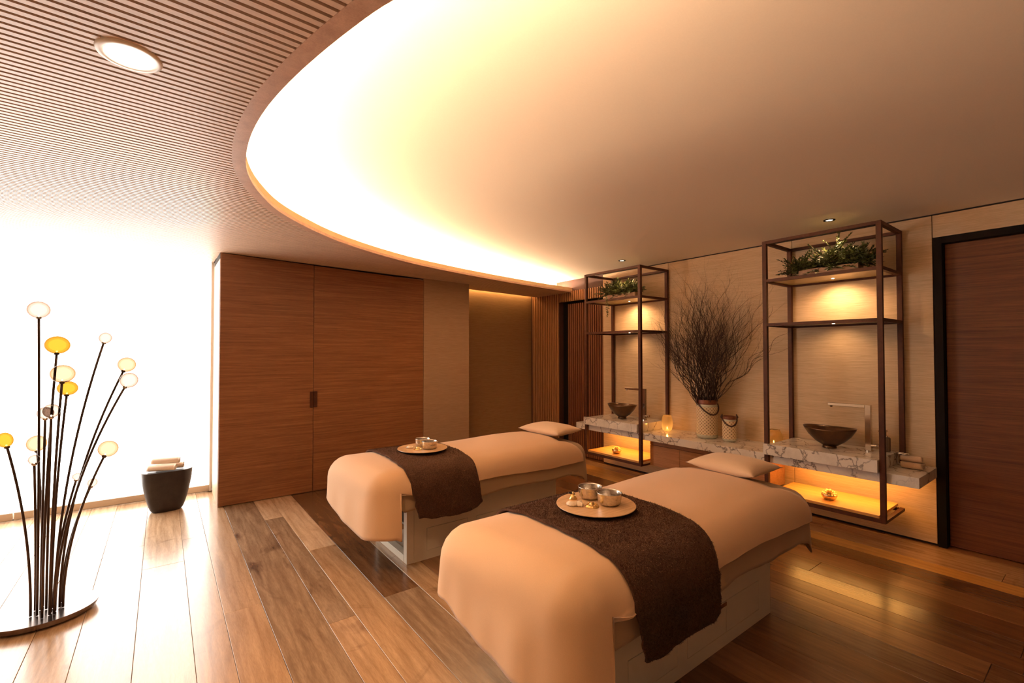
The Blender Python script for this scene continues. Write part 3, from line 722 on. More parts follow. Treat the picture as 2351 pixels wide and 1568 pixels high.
# ------------------------------------------------------------------ lanterns and twigs
def lantern(x, y, r, h, label, strap):
    t = thing('lantern', label, 'lantern', (x, y, 0.608))
    seg = 48; b = bmesh.new(); uvl = b.loops.layers.uv.new('uv')
    zs = [0.10*h, 0.82*h]; rows = []
    for z in zs: rows.append([b.verts.new((r*cos(2*pi*k/seg), r*sin(2*pi*k/seg), z)) for k in range(seg)])
    nU = round(2*pi*r/0.034); nV = (zs[1]-zs[0])/0.034
    for k in range(seg):
        f = b.faces.new((rows[0][k], rows[0][(k+1) % seg], rows[1][(k+1) % seg], rows[1][k]))
        for l, (u, v) in zip(f.loops, ((k/seg, 0), ((k+1)/seg, 0), ((k+1)/seg, 1), (k/seg, 1))): l[uvl].uv = (u*nU, v*nV)
    me = bpy.data.meshes.new('body'); b.to_mesh(me); b.free()
    link('body', me, 'lattice', t, smooth=True)
    B().lathe([(0.0, 0.0), (r*0.86, 0.0), (r*0.99, 0.03*h), (r*1.01, 0.10*h), (r*0.98, 0.10*h)], seg).obj('foot', 'glazed', t, smooth=True)
    B().lathe([(r, 0.82*h), (r*1.0, 0.86*h), (r*0.94, 0.885*h)], seg).obj('shoulder', 'glazed', t, smooth=True)
    B().lathe([(r*0.94, 0.885*h), (r*0.99, 0.90*h), (r*0.99, h), (r*0.92, h), (r*0.92, 0.90*h)], seg).obj('leather_band', 'leather', t, smooth=False)
    # strap handle hanging over the front, pinned at both sides
    a0 = strap; pts = []
    for k in range(25):
        q = pi*k/24
        c = cos(q); s_ = sin(q)
        side = Vector((cos(a0), sin(a0), 0)); fr = Vector((sin(a0), -cos(a0), 0))
        pts.append(side*(r*1.06*c)+fr*(r*1.12*s_)+Vector((0, 0, 0.93*h-0.30*h*s_**0.8*(0.55+0.45*s_))))
    B().tube(pts, 0.0075, 8).obj('strap', 'leather_dark', t, smooth=True)
    for sgn in (1, -1):
        side = Vector((cos(a0), sin(a0), 0))*sgn*r
        B().tube([side*1.0+Vector((0, 0, 0.9*h)), side*1.12+Vector((0, 0, 0.97*h)), side*1.02+Vector((0, 0, 1.09*h))], [0.012, 0.013, 0.004], 8).obj('tab', 'leather_dark', t, smooth=True)
    return t
LX, LY = 4.60, 2.68
lantern(LX, LY, 0.105, 0.40, 'tall cream lantern with dotted lattice print and leather strap holding the branches', radians(-28))
lantern(4.60, 2.438, 0.066, 0.25, 'short cream lantern with dotted lattice print and leather strap, right of the tall one', radians(-48))
tg = B(); rt = random.Random(11)
def clampx(v): v.x = min(v.x, XR-0.012); v.z = min(v.z, ZR-0.02); return v
def curly(p, d, length, r0, steps, curl, level, grav=0.0, back=None):
    pts = [p.copy()]; rad = [r0]; ph = rt.uniform(0, 6.28); om = rt.uniform(11, 26); d = d.normalized()
    side = d.cross(Vector((0.3, 0.2, 0.9))).normalized(); up = d.cross(side)
    q = p.copy(); step = length/steps
    for i in range(steps):
        s = (i+1)*step; amp = curl*min(1, s/0.35)
        dd = (d+side*(amp*cos(om*s+ph))+up*(amp*sin(om*s*0.8+ph*1.7))+Vector((0, 0, -grav*s))).normalized()
        q = clampx(q+dd*step); pts.append(q.copy()); rad.append(r0*(1-0.75*(i+1)/steps))
        if level < 2 and i > steps*0.35 and rt.random() < (0.30 if level == 0 else 0.2):
            nd = (dd+Vector((rt.uniform(-1, 1)*0.5, rt.uniform(-1, 1)*0.75, rt.uniform(-0.2, 0.7)))).normalized()
            curly(q, nd, rt.uniform(0.14, 0.38), rad[-1]*0.75, 11, curl*1.5, level+1)
    tg.tube(pts, rad, 4, cap=False)
for k in range(90):
    a = rt.uniform(0, 2*pi); rr = 0.075*sqrt(rt.random())
    p = Vector((LX+rr*cos(a), LY+rr*sin(a), 0.88))
    lean = rt.gauss(0.05, 0.30); 
    d = Vector((rr*cos(a)*2.0+rt.uniform(-0.10, 0.05), lean+rr*sin(a)*1.6, 1.0))
    top = rt.uniform(0.85, 1.5) if abs(lean) < 0.3 else rt.uniform(0.7, 1.25)
    curly(p, d, top, rt.uniform(0.0035, 0.0055), 34, 0.42, 0)
for (dy, dz, ln) in ((-0.75, 1.0, 1.25), (-0.95, 0.8, 1.1), (-0.55, 0.5, 0.9), (0.8, 0.9, 0.95), (0.55, 1.0, 1.2), (-0.62, 1.0, 1.3)):
    curly(Vector((LX, LY+0.05*(1 if dy > 0 else -1), 0.95)), Vector((-0.03, dy*0.85, dz)), ln, 0.0042, 34, 0.42, 0)
tw = tg.obj('twisted_branches', 'twig', smooth=True, kind='stuff')
tag(tw, 'big bundle of dark curly willow branches standing in the tall lantern', 'branches')

# candle holders ---------------------------------------------------------
def holder(x, y, r, h, label, lumpy, lit):
    t = thing('candle_holder', label, 'candle holder', (x, y, 0.608))
    def wob(a, z): return 1+lumpy*noise.noise(Vector((cos(a)*1.6, sin(a)*1.6, z*22+x)))
    prof = [(0.0, 0.0), (0.45*r, 0.0), (0.80*r, 0.10*h), (1.0*r, 0.38*h), (0.98*r, 0.65*h), (0.80*r, 0.90*h), (0.68*r, h), (0.66*r, 0.99*h)]
    B().lathe(prof, 40, wob=wob).obj('glass', 'glass_gold', t, smooth=True)
    B().lathe([(0.0, 0.006), (0.019, 0.006), (0.019, 0.024), (0.0, 0.024)], 20).obj('tealight', 'wax', t)
    if lit: B().lathe([(0.0, 0.025), (0.004, 0.031), (0.005, 0.038), (0.0, 0.055)], 10).obj('flame', 'flame', t, smooth=True)
    return t
holder(4.60, 3.165, 0.062, 0.185, 'lit gold glass candle holder beside the far marble slab', 0.06, True)
holder(4.70, 2.055, 0.075, 0.155, 'lumpy gold glass candle holder beside the near marble slab', 0.35, True)
ld = bpy.data.lights.new('candle', 'POINT'); ld.energy = 0.35; ld.color = (1, 0.5, 0.15); ld.shadow_soft_size = 0.01
o = bpy.data.objects.new('candle', ld); COL.objects.link(o); o.location = (4.60, 3.165, 0.66)

# lotus holders on the trays ---------------------------------------------
def lotus(x, y, label):
    t = thing('lotus_holder', label, 'ornament', (x, y, 0.288))
    B().lathe([(0.0, 0.0), (0.034, 0.0), (0.046, 0.014), (0.056, 0.036), (0.050, 0.050), (0.0, 0.046)], 32, wob=lambda a, z: 1+0.05*cos(12*a)).obj('bowl', 'gold', t, smooth=True)
    for n_, rad, tilt, zz in ((12, 0.044, 0.75, 0.044), (9, 0.030, 0.5, 0.055), (6, 0.015, 0.25, 0.062)):
        for k in range(n_):
            a = 2*pi*(k+0.5*(n_ % 2))/n_
            vs, fs = [], []
            for i in range(4):
                u = i/3; wdt = 0.013*sin(pi*(0.18+0.72*u)); 
                for j in range(3):
                    vv = (j-1)*wdt; rr = rad*0.45+u*0.026*sin(tilt+0.35*u)*1.5; z = zz-0.012+u*0.028*cos(tilt)+abs(j-1)*0.003
                    vs.append((rr*cos(a)-vv*sin(a), rr*sin(a)+vv*cos(a), z))
            for i in range(3):
                for j in range(2): fs.append((i*3+j, i*3+j+1, i*3+j+4, i*3+j+3))
            o = link('petal', me_from('petal', vs, fs), 'gold', t, smooth=True)
            o.modifiers.new('t', 'SOLIDIFY').thickness = 0.0018
    return t
lotus(4.42, 1.50, 'small gold lotus candle holder on the lower board of the near rack')
lotus(4.40, 3.735, 'small gold lotus candle holder on the lower board of the far rack')

# plants ---------------------------------------------------------------
def plant(y0, label, seed, blobs, trailing):
    t = thing('fern_plant', label, 'plant', (4.50, y0, 2.150)); rr = random.Random(seed)
    pb = B(); pb.box(-0.06, 0.06, -0.22, 0.22, 0.0, 0.075, 0.004); pb.obj('planter', 'planter', t)
    vs, fs = [], []; st = B()
    def sprig(p, d, L):
        q = p.copy(); n = int(L/0.009); side = d.cross(Vector((0, 0, 1)))
        if side.length < 0.01: side = Vector((1, 0, 0))
        side.normalize(); pts = [q.copy()]
        for i in range(n):
            d2 = (d+Vector((0, 0, -0.34*(i/n)**1.5))).normalized(); q = q+d2*0.009; pts.append(q.copy())
            for s in (1, -1, 1):
                ld_ = (d2*0.7+side*s*rr.uniform(0.4, 1.0)+Vector((rr.uniform(-.4, .4), rr.uniform(-.4, .4), rr.uniform(-.1, .6)))).normalized()
                w_ = ld_.cross(Vector((rr.uniform(-1, 1), rr.uniform(-1, 1), 1))).normalized()*rr.uniform(0.0032, 0.0058); l_ = rr.uniform(0.017, 0.030)
                k = len(vs); vs.extend([q, q+ld_*l_*0.45+w_, q+ld_*l_, q+ld_*l_*0.45-w_]); fs.append((k, k+1, k+2, k+3))
        st.tube(pts[::3] if len(pts) > 6 else pts, 0.0012, 3, cap=False)
    for (cy, cz, ry, rz_, n) in blobs:
        for k in range(n):
            a = rr.uniform(0, 2*pi); e = rr.uniform(-0.25, 1.3)
            d = Vector((cos(a)*cos(e)*0.7, sin(a)*cos(e)*1.2, sin(e))).normalized()
            p = Vector((rr.uniform(-0.05, 0.05), cy+rr.uniform(-0.6, 0.6)*ry, 0.06+rr.uniform(0, 0.4)*cz))
            sprig(p, d, rz_*rr.uniform(0.55, 1.05))
    for (py, ln) in trailing:
        for k in range(5):
            q = Vector((-0.19+rr.uniform(-0.01, 0.01), py+rr.uniform(-0.015, 0.015), 0.05))
            sprig(Vector((-0.1, py, 0.08)), Vector((-0.9, 0, 0.25)), 0.14)
            sprig(Vector((-0.262, py+rr.uniform(-0.015, 0.015), 0.055-k*ln*0.2)), Vector((0, rr.uniform(-0.1, 0.1), -1)), ln*0.3)
    link('leaves', me_from('leaves', vs, fs), 'leaf', t, kind='stuff')
    st.obj('stems', 'twig', t, kind='stuff')
    return t
plant(1.50, 'dark feathery green fern in a planter on top shelf of the near rack', 5,
      [(-0.04, 0.16, 0.16, 0.21, 90), (-0.20, 0.12, 0.12, 0.16, 90), (0.20, 0.09, 0.14, 0.16, 90), (-0.02, 0.2, 0.06, 0.29, 18), (0.05, 0.02, 0.2, 0.12, 60)], [])
plant(3.70, 'bushy green fern trailing over the top shelf of the far rack', 9,
      [(0.0, 0.14, 0.18, 0.17, 110), (0.19, 0.10, 0.10, 0.20, 80), (-0.14, 0.12, 0.10, 0.15, 70), (0.0, 0.02, 0.2, 0.10, 50)], [(0.03, 0.24)])

# rolled towels ---------------------------------------------------------
def roll_mesh(R=0.034, L=0.22, turns=3.6, seed=0):
    n = 96; th0 = R/(turns+0.15)*0.80; P = []
    for k in range(n+1):
        a = 2*pi*turns*k/n; r = 0.004+(R-0.004-th0/2)*k/n
        P.append((a, r))
    vs = []; fs = []
    rr = random.Random(seed)
    for xi, x in enumerate((-L/2, -L/2+0.012, 0, L/2-0.012, L/2)):
        sh = 0.0
        for (a, r) in P:
            e = 0.92 if xi in (0, 4) else 1.0
            off = rr.uniform(-0.0015, 0.0015)
            wv = 0.004*sin(a*1.3) if xi in (0, 4) else 0
            vs.append((x+wv, (r+th0/2)*e*cos(a), (r+th0/2)*e*sin(a)+R)); vs.append((x+wv, max(0.001, (r-th0/2*0.85))*cos(a), max(0.001, (r-th0/2*0.85))*sin(a)+R))
    m = 2*(n+1)
    for i in range(4):
        for k in range(n):
            a = i*m+2*k; fs.append((a, a+2, a+2+m, a+m)); fs.append((a+1, a+1+m, a+3+m, a+3))
        a = i*m+2*n; fs.append((a, a+1, a+1+m, a+m))
    for k in range(n):
        for i in (0, 4):
            a = i*m+2*k; fs.append((a, a+1, a+3, a+2))
    me = me_from('roll', vs, fs); return me
rm = roll_mesh(); rm.materials.append(M['towel'])
rs = roll_mesh(0.026, 0.13, 3.2, 3); rs.materials.append(M['towel_dim'])
def towel(me, loc, rz, label, group):
    o = link('rolled_towel', me, None, None, loc); auto = [setattr(p, 'use_smooth', True) for p in me.polygons]
    o.rotation_euler = (0, 0, rz); return tag(o, label, 'towel', group)
SX, SY, SH = 0.035, 5.56, 0.385
towel(rm, (0.005, 5.50, SH+0.001), radians(-18), 'cream rolled towel at front bottom of the pile on the dark stool', 'rolled towels on the stool')
towel(rm, (0.068, 5.575, SH+0.001), radians(-18), 'cream rolled towel at back bottom of the pile on the dark stool', 'rolled towels on the stool')
towel(rm, (0.035, 5.535, SH+0.057), radians(-14), 'cream rolled towel on top of the pile on the dark stool', 'rolled towels on the stool')
towel(rs, (4.60, 1.005, 0.608), radians(88), 'small tan rolled towel at front of the marble counter end', 'rolled towels on the counter')
towel(rs, (4.67, 1.010, 0.608), radians(92), 'small tan rolled towel at back of the marble counter end', 'rolled towels on the counter')
towel(rs, (4.635, 1.015, 0.652), radians(97), 'small tan rolled towel lying across the two others on marble counter', 'rolled towels on the counter')
# white blossom laid on the towels
fw = thing('blossom', 'white orchid blossom laid on the small towels on the counter', 'flower', (4.60, 1.055, 0.700))
for k in range(7):
    a = 2*pi*k/7; vs, fs = [], []; L = 0.036 if k % 2 else 0.028
    for i in range(5):
        u = i/4; wdt = 0.018*sin(pi*(0.1+0.82*u))
        for j in range(3):
            v_ = (j-1)*wdt; rr = 0.003+u*L
            vs.append((rr*cos(a)-v_*sin(a), rr*sin(a)+v_*cos(a), 0.006+0.012*sin(pi*u*0.8)+0.003*(k % 2)))
    for i in range(4):
        for j in range(2): fs.append((i*3+j, i*3+j+1, i*3+j+4, i*3+j+3))
    o = link('petal', me_from('petal', vs, fs), 'petal', fw, smooth=True); o.modifiers.new('t', 'SOLIDIFY').thickness = 0.001
B().ico((0, 0, 0.014), 0.006).obj('centre', 'gold', fw, smooth=True)

# ------------------------------------------------------------------ massage tables
def cover_mesh(X0, X1, Y0, Y1, zt, r, hem, flare=0.05, crown=0.02, head=False, nv=12, fold=0.0, seed=0, off=0.0, nx=44, ny=22, crownpow=4, extra=None, rx_tight=None):
    """cloth over a rounded block; closed at the foot (x=X0) and optionally at the head"""
    xa, xb = X0+r, (X1-r if head else X1); ya, yb = Y0+r, Y1-r
    xs = [xa+(xb-xa)*i/nx for i in range(nx+1)]
    if rx_tight is not None:
        i = min(range(1, nx), key=lambda q: abs(xs[q]-rx_tight)); xs[i] = rx_tight; xs[i+1] = rx_tight+0.004
    ys = [ya+(yb-ya)*j/ny for j in range(ny+1)]
    yc = (ya+yb)/2; hw = (yb-ya)/2
    vs = []; fs = []
    def top(x, y):
        v = abs((y-yc)/hw); ex = max(0, 1-(x-xa)/0.3)
        z = zt+crown*(1-v**crownpow)*(1-0.4*ex**2)
        z += 0.006*noise.noise(Vector((x*2.2+seed, y*3, seed)))*(1-v**2)
        if extra: z += extra(x, y)
        return z+off
    idx = {}
    for i, x in enumerate(xs):
        for j, y in enumerate(ys):
            idx[i, j] = len(vs); vs.append((x, y, top(x, y)))
    for i in range(nx):
        for j in range(ny): fs.append((idx[i, j], idx[i+1, j], idx[i+1, j+1], idx[i, j+1]))
    cols = []          # (index of top vertex, normal angle, hem z)
    for i in range(nx, -1, -1): cols.append((idx[i, 0], -pi/2, xs[i], 'near'))
    for k in range(1, 9): cols.append((idx[0, 0], -pi/2-pi/2*k/9, xa, 'foot'))
    for j in range(0, ny+1): cols.append((idx[0, j], -pi, xa, 'foot'))
    for k in range(1, 9): cols.append((idx[0, ny], -pi-pi/2*k/9, xa, 'foot'))
    for i in range(0, nx+1): cols.append((idx[i, ny], -3*pi/2, xs[i], 'far'))
    if head:
        for k in range(1, 9): cols.append((idx[nx, ny], -3*pi/2-pi/2*k/9, xb, 'head'))
        for j in range(ny, -1, -1): cols.append((idx[nx, j], 0.0, xb, 'head'))
        for k in range(1, 9): cols.append((idx[nx, 0], -pi/2*k/9, xb, 'head'))
    rings = []
    t = 0.0
    for ci, (vi, an, x, side) in enumerate(cols):
        p = Vector(vs[vi]); n = Vector((cos(an), sin(an), 0)); hz = hem(x, side, an, p.y); col = [vi]
        for a in range(1, 7):
            th = pi/2*a/6; q = p+n*((r+off)*sin(th)); q.z = p.z-r*(1-cos(th)); col.append(len(vs)); vs.append(q)
        zb = p.z-r
        pp = p+n*r; tt = pp.x*1.7+pp.y*2.3
        for a in range(1, nv+1):
            u = a/nv; z = zb+(hz-zb)*u; dep = (zb-z)
            f = flare*dep+fold*min(1, dep/0.12)*(noise.noise(Vector((pp.x*7+seed, pp.y*7, z*1.2)))+0.35*sin(tt*9+seed))
            q = p+n*(r+off+f); q.z = z+0.006*noise.noise(Vector((pp.x*9, pp.y*9, seed+3)))*u; col.append(len(vs)); vs.append(q)
        rings.append(col)
    m = len(rings)
    for c in range(m if head else m-1):
        A, Bq = rings[c], rings[(c+1) % m]
        for k in range(len(A)-1):
            f = [A[k], A[k+1], Bq[k+1], Bq[k]]
            if f[0] == f[3]: f = f[:3]
            if len(set(f)) >= 3: fs.append(tuple(f))
    return vs, fs
def build_bed(dy, who, thr, pil, far):
    # dimensions shared by both tables
    BX0, BX1, BY0, BY1 = 1.395, 2.82, 1.262+dy, 1.862+dy
    t = thing('massage_table', 'cream massage table base with drawers, %s' % who, 'massage table', (BX0, BY0, 0))
    L, W = BX1-BX0, BY1-BY0
    # shell: side walls, top, bottom rail and open foot end
    b = B(); b.box(0, 0.055, 0, 0.055, 0.0, 0.46, 0.002); b.obj('end_post', 'lacquer', t)
    b = B(); b.box(0, 0.055, W-0.055, W, 0.0, 0.46, 0.002); b.obj('end_post', 'lacquer', t)
    B().box(0.0, 0.055, 0.0555, W-0.0555, 0.0, 0.05, 0.002).obj('bottom_rail', 'lacquer', t)
    B().box(0.0, 0.055, 0.0555, W-0.0555, 0.40, 0.46, 0.002).obj('top_rail', 'lacquer', t)
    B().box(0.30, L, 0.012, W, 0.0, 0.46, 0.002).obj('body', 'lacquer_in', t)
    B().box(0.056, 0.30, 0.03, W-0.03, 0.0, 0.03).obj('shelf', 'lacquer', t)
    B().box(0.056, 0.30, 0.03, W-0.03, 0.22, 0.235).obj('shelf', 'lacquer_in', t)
    # near side face with grooves around the drawer fronts
    zt = 0.46; z0, z1 = 0.065, 0.225
    B().box(0.0555, L, 0.0, 0.012, 0.0, z0-0.0015, 0.0).obj('side_panel', 'lacquer', t)
    B().box(0.0555, L, 0.0, 0.012, z1+0.0015, zt, 0.0).obj('side_panel', 'lacquer', t)
    xsn = [0.0555, 0.155, 0.505, 0.585, 0.935, 1.285, L]
    dr = []
    for k in range(6):
        a, c = xsn[k], xsn[k+1]
        if k in (1, 3, 4):
            d = B().box(a+0.0025, c-0.0025, -0.001, 0.012, z0+0.001, z1-0.001, 0.0008).obj('drawer', 'lacquer', t); dr.append(d)
        else:
            B().box(a, c, 0.0, 0.012, z0-0.0015, z1+0.0015).obj('side_panel', 'lacquer', t)
    B().box(0.855, 0.932, -0.007, -0.0015, z1-0.022, z1-0.002, 0.001).obj('handle', 'chrome', dr[1], label='small chrome recessed pull')
    # mattress
    vs, fs = cover_mesh(1.23-BX0, 3.12-BX0, 1.15+dy-BY0, 1.985+dy-BY0, 0.655, 0.09, lambda x, s, a, y: 0.475, 0.0, 0.0, True, 2, nx=10, ny=6)
    fs = list(fs); mt = link('mattress', fixn(me_from('mattress', vs, fs)), 'lacquer', t, smooth=True)
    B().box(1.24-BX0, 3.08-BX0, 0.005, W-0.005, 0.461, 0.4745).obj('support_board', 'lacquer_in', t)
    # sheet
    def shem(x, s, a, y):
        if s == 'head':
            return 0.40-0.09*abs(sin(2*a))
        if s == 'foot': return 0.44
        return 0.425+0.008*sin(x*9)-0.25*max(0, x-2.85)
    vs, fs = cover_mesh(1.20, 3.135, 1.135+dy, 2.0+dy, 0.683, 0.12, shem, 0.06, 0.008, True, 8, 0.008, seed=dy+4, nx=40, ny=14)
    sh = link('bed_sheet', fixn(me_from('bed_sheet', vs, fs)), 'sheet', smooth=True); sh.modifiers.new('t', 'SOLIDIFY').thickness = 0.003
    tag(sh, 'darker beige fitted sheet hanging at the head of the %s' % who, 'sheet')
    # duvet
    xk = 1.185
    def dhem(x, s, a, y):
        if s == 'near':
            if x <= xk+0.001: return 0.245
            return 0.535+0.010*sin(x*6+dy)+0.02*max(0, 1-(x-xk)/0.15)
        if s == 'far': return 0.39 if x <= 1.25 else 0.54
        return 0.245+0.15*max(0, min(1, (y-1.2-dy)/0.7))+0.008*sin(y*7)
    def ex(x, y):
        # soft swell towards the shoulders, dip towards the head edge
        return 0.022*math.exp(-((x-2.62)/0.35)**2)*(1-0.7*abs((y-1.56-dy)/0.45)**2)
    vs, fs = cover_mesh(1.02, 2.86, 1.115+dy, 2.015+dy, 0.700, 0.155, dhem, 0.07, 0.020, False, 12, 0.015, seed=dy*3+1, nx=60, ny=24, extra=ex, rx_tight=xk)
    # pull the head edge of the near side out a little and let the corner tuck bulge over the foot flap
    for i, v in enumerate(vs):
        x, y, z = v
        lx = x
        side = max(0.0, min(1.0, (1.27+dy-y)/0.16))
        x += 0.10*max(0.0, min(1.0, (1.75-lx)/0.5))*max(0.0, 1-(y-1.10-dy)/0.75)**1.3
        if lx > 2.3: x += side*0.17*((x-2.3)/0.56)
        b_ = math.exp(-((lx-1.28)/0.06)**2-((z-0.575)/0.05)**2)*side
        y -= 0.018*b_; z -= 0.012*b_
        d_ = math.exp(-((lx-1.225)/0.03)**2-((z-0.60)/0.03)**2)*side
        y += 0.02*d_
        vs[i] = (x, y, z)
    du = link('duvet', fixn(me_from('duvet', vs, fs)), 'duvet', smooth=True)
    s_ = du.modifiers.new('t', 'SOLIDIFY'); s_.thickness = 0.007; s_.offset = -1
    tag(du, 'smooth peach duvet spread over the %s' % who, 'duvet')
    # throw : strip across the duvet
    a0, a1, b0, b1 = thr     # top left, top right, bottom left, bottom right x
    zt = 0.700; r = 0.155; off = 0.014; nU = 40
    path = []
    ya, yb = 1.115+dy+r, 2.015+dy-r; yc = (ya+yb)/2; hw = (yb-ya)/2
    hemz = 0.365
    nside = 14
    for k in range(nside): path.append(('n', k/nside))
    for k in range(8): path.append(('na', k/8))
    for k in range(25): path.append(('t', k/24))
    for k in range(7, -1, -1): path.append(('fa', k/8))
    for k in range(nside-1, -1, -1): path.append(('f', k/nside))
    vs, fs = [], []
    for pi_, (s, u) in enumerate(path):
        for k in range(nU+1):
            e = k/nU
            if s in ('n', 'f'):
                g = 1-u; z = hemz+(zt-r-hemz)*u+off*0.0; dd = (zt-r-z)
                x = (b0+(a0-b0)*u*0.6)+(e*((b1-b0)+((a1-a0)-(b1-b0))*u*0.6))
                hz = z-0.02*(1-u)*sin(e*3.1)+0.015*noise.noise(Vector((x*8, 0, dy)))*(1-u)
                if e > 0.9: hz += 0.05*(1-u)*(e-0.9)*10*0.5
                o_ = r+off+0.07*dd+0.012*min(1, dd/0.1)*sin(x*14+dy*5)+0.004
                y = (ya-o_) if s == 'n' else (yb+o_); z = hz
            elif s in ('na', 'fa'):
                th = pi/2*(1-u); m_ = 0.6+0.4*u
                x = (b0+(a0-b0)*m_)+(e*((b1-b0)+((a1-a0)-(b1-b0))*m_)); o_ = (r+off)*sin(th)
                z = zt+off-(r+off)*(1-cos(th)); y = (ya-o_) if s == 'na' else (yb+o_)
            else:
                x = a0+(a1-a0)*e; y = ya+(yb-ya)*u; v = abs((y-yc)/hw); z = zt+off+0.020*(1-v**4)
            z += 0.0022*noise.noise(Vector((x*38, y*38, z*38))); y += 0.0022*noise.noise(Vector((x*38, y*38, z*38+9)))
            x += 0.010*noise.noise(Vector((pi_*0.35, e*2, dy)))
            vs.append((x, y, z))
    for i in range(len(path)-1):
        for k in range(nU):
            a = i*(nU+1)+k; fs.append((a, a+1, a+nU+2, a+nU+1))
    tb = link('throw_blanket', fixn(me_from('throw_blanket', vs, fs)), 'throw', smooth=True)
    s_ = tb.modifiers.new('t', 'SOLIDIFY'); s_.thickness = 0.012; s_.offset = 0.0
    pvs, pfs = [], []; rf = random.Random(int(dy*10)+2); nq = len(path)-1
    for _ in range(70000 if dy < 1 else 32000):
        i = rf.random()*nq; k = rf.random()*nU; i1, k1 = int(i), int(k); fu, fv = i-i1, k-k1
        a, b_, c_, d_ = (Vector(vs[i1*(nU+1)+k1]), Vector(vs[i1*(nU+1)+k1+1]), Vector(vs[(i1+1)*(nU+1)+k1]), Vector(vs[(i1+1)*(nU+1)+k1+1]))
        q = a*(1-fu)*(1-fv)+b_*(1-fu)*fv+c_*fu*(1-fv)+d_*fu*fv
        nn = (b_-a).cross(c_-a)
        if nn.length < 1e-9: continue
        nn.normalize()
        if nn.z < -0.2 or (abs(nn.z) < 0.5 and nn.y*(q.y-yc) < 0): nn = -nn
        q = q+nn*0.005
        t1 = Vector((rf.uniform(-1, 1), rf.uniform(-1, 1), rf.uniform(-1, 1))); t1 = (t1-nn*t1.dot(nn)).normalized()
        cl_ = noise.noise_vector(q*30)
        tip = q+nn*rf.uniform(0.004, 0.008)+(t1*0.5+(cl_-nn*cl_.dot(nn))*1.4)*0.006
        w2 = nn.cross(t1)*0.0011
        kk = len(pvs); pvs.extend([q-w2, q+w2, tip]); pfs.append((kk, kk+1, kk+2))
    link('pile', me_from('pile', pvs, pfs), 'throw', tb, kind='stuff')
    tag(tb, 'fluffy dark brown throw draped across the %s' % who, 'throw')
    # pillow
    vs, fs = [], []; n = 22; px, py, hx, hy, rz = pil
    for sgn in (1, -1):
        for i in range(n+1):
            for j in range(n+1):
                u = -1+2*i/n; v = -1+2*j/n
                uu = u*(1-0.10*(1-v*v)*(abs(u)**3)); vv = v*(1-0.10*(1-u*u)*(abs(v)**3))
                h = (max(0, 1-abs(u)**2.6)*max(0, 1-abs(v)**2.6))**0.55
                z = 0.055+sgn*h*(0.055 if sgn > 0 else 0.05)+0.003*noise.noise(Vector((u*3, v*3, dy)))*h
                vs.append((uu*hx, vv*hy, z))
    for sgn in (0, 1):
        o_ = sgn*(n+1)**2
        for i in range(n):
            for j in range(n):
                a = o_+i*(n+1)+j; q = (a, a+n+1, a+n+2, a+1); fs.append(q if sgn == 0 else q[::-1])
    me = me_from('pillow', vs, fs); bm = bmesh.new(); bm.from_mesh(me); bmesh.ops.remove_doubles(bm, verts=bm.verts[:], dist=0.0004); bm.to_mesh(me); bm.free()
    p = link('pillow', me, 'pillow', None, (px, py, 0.716), smooth=True); p.rotation_euler = (0, radians(-2), rz)
    tag(p, 'small flat beige pillow at the head of the %s' % who, 'pillow')
build_bed(0.0, 'nearer massage table', (1.39, 1.99, 1.42, 1.925), (2.98, 1.56, 0.17, 0.235, radians(-4)), False)
build_bed(1.83, 'farther massage table', (1.335, 1.88, 1.41, 1.925), (2.99, 3.36, 0.17, 0.275, radians(3)), True)

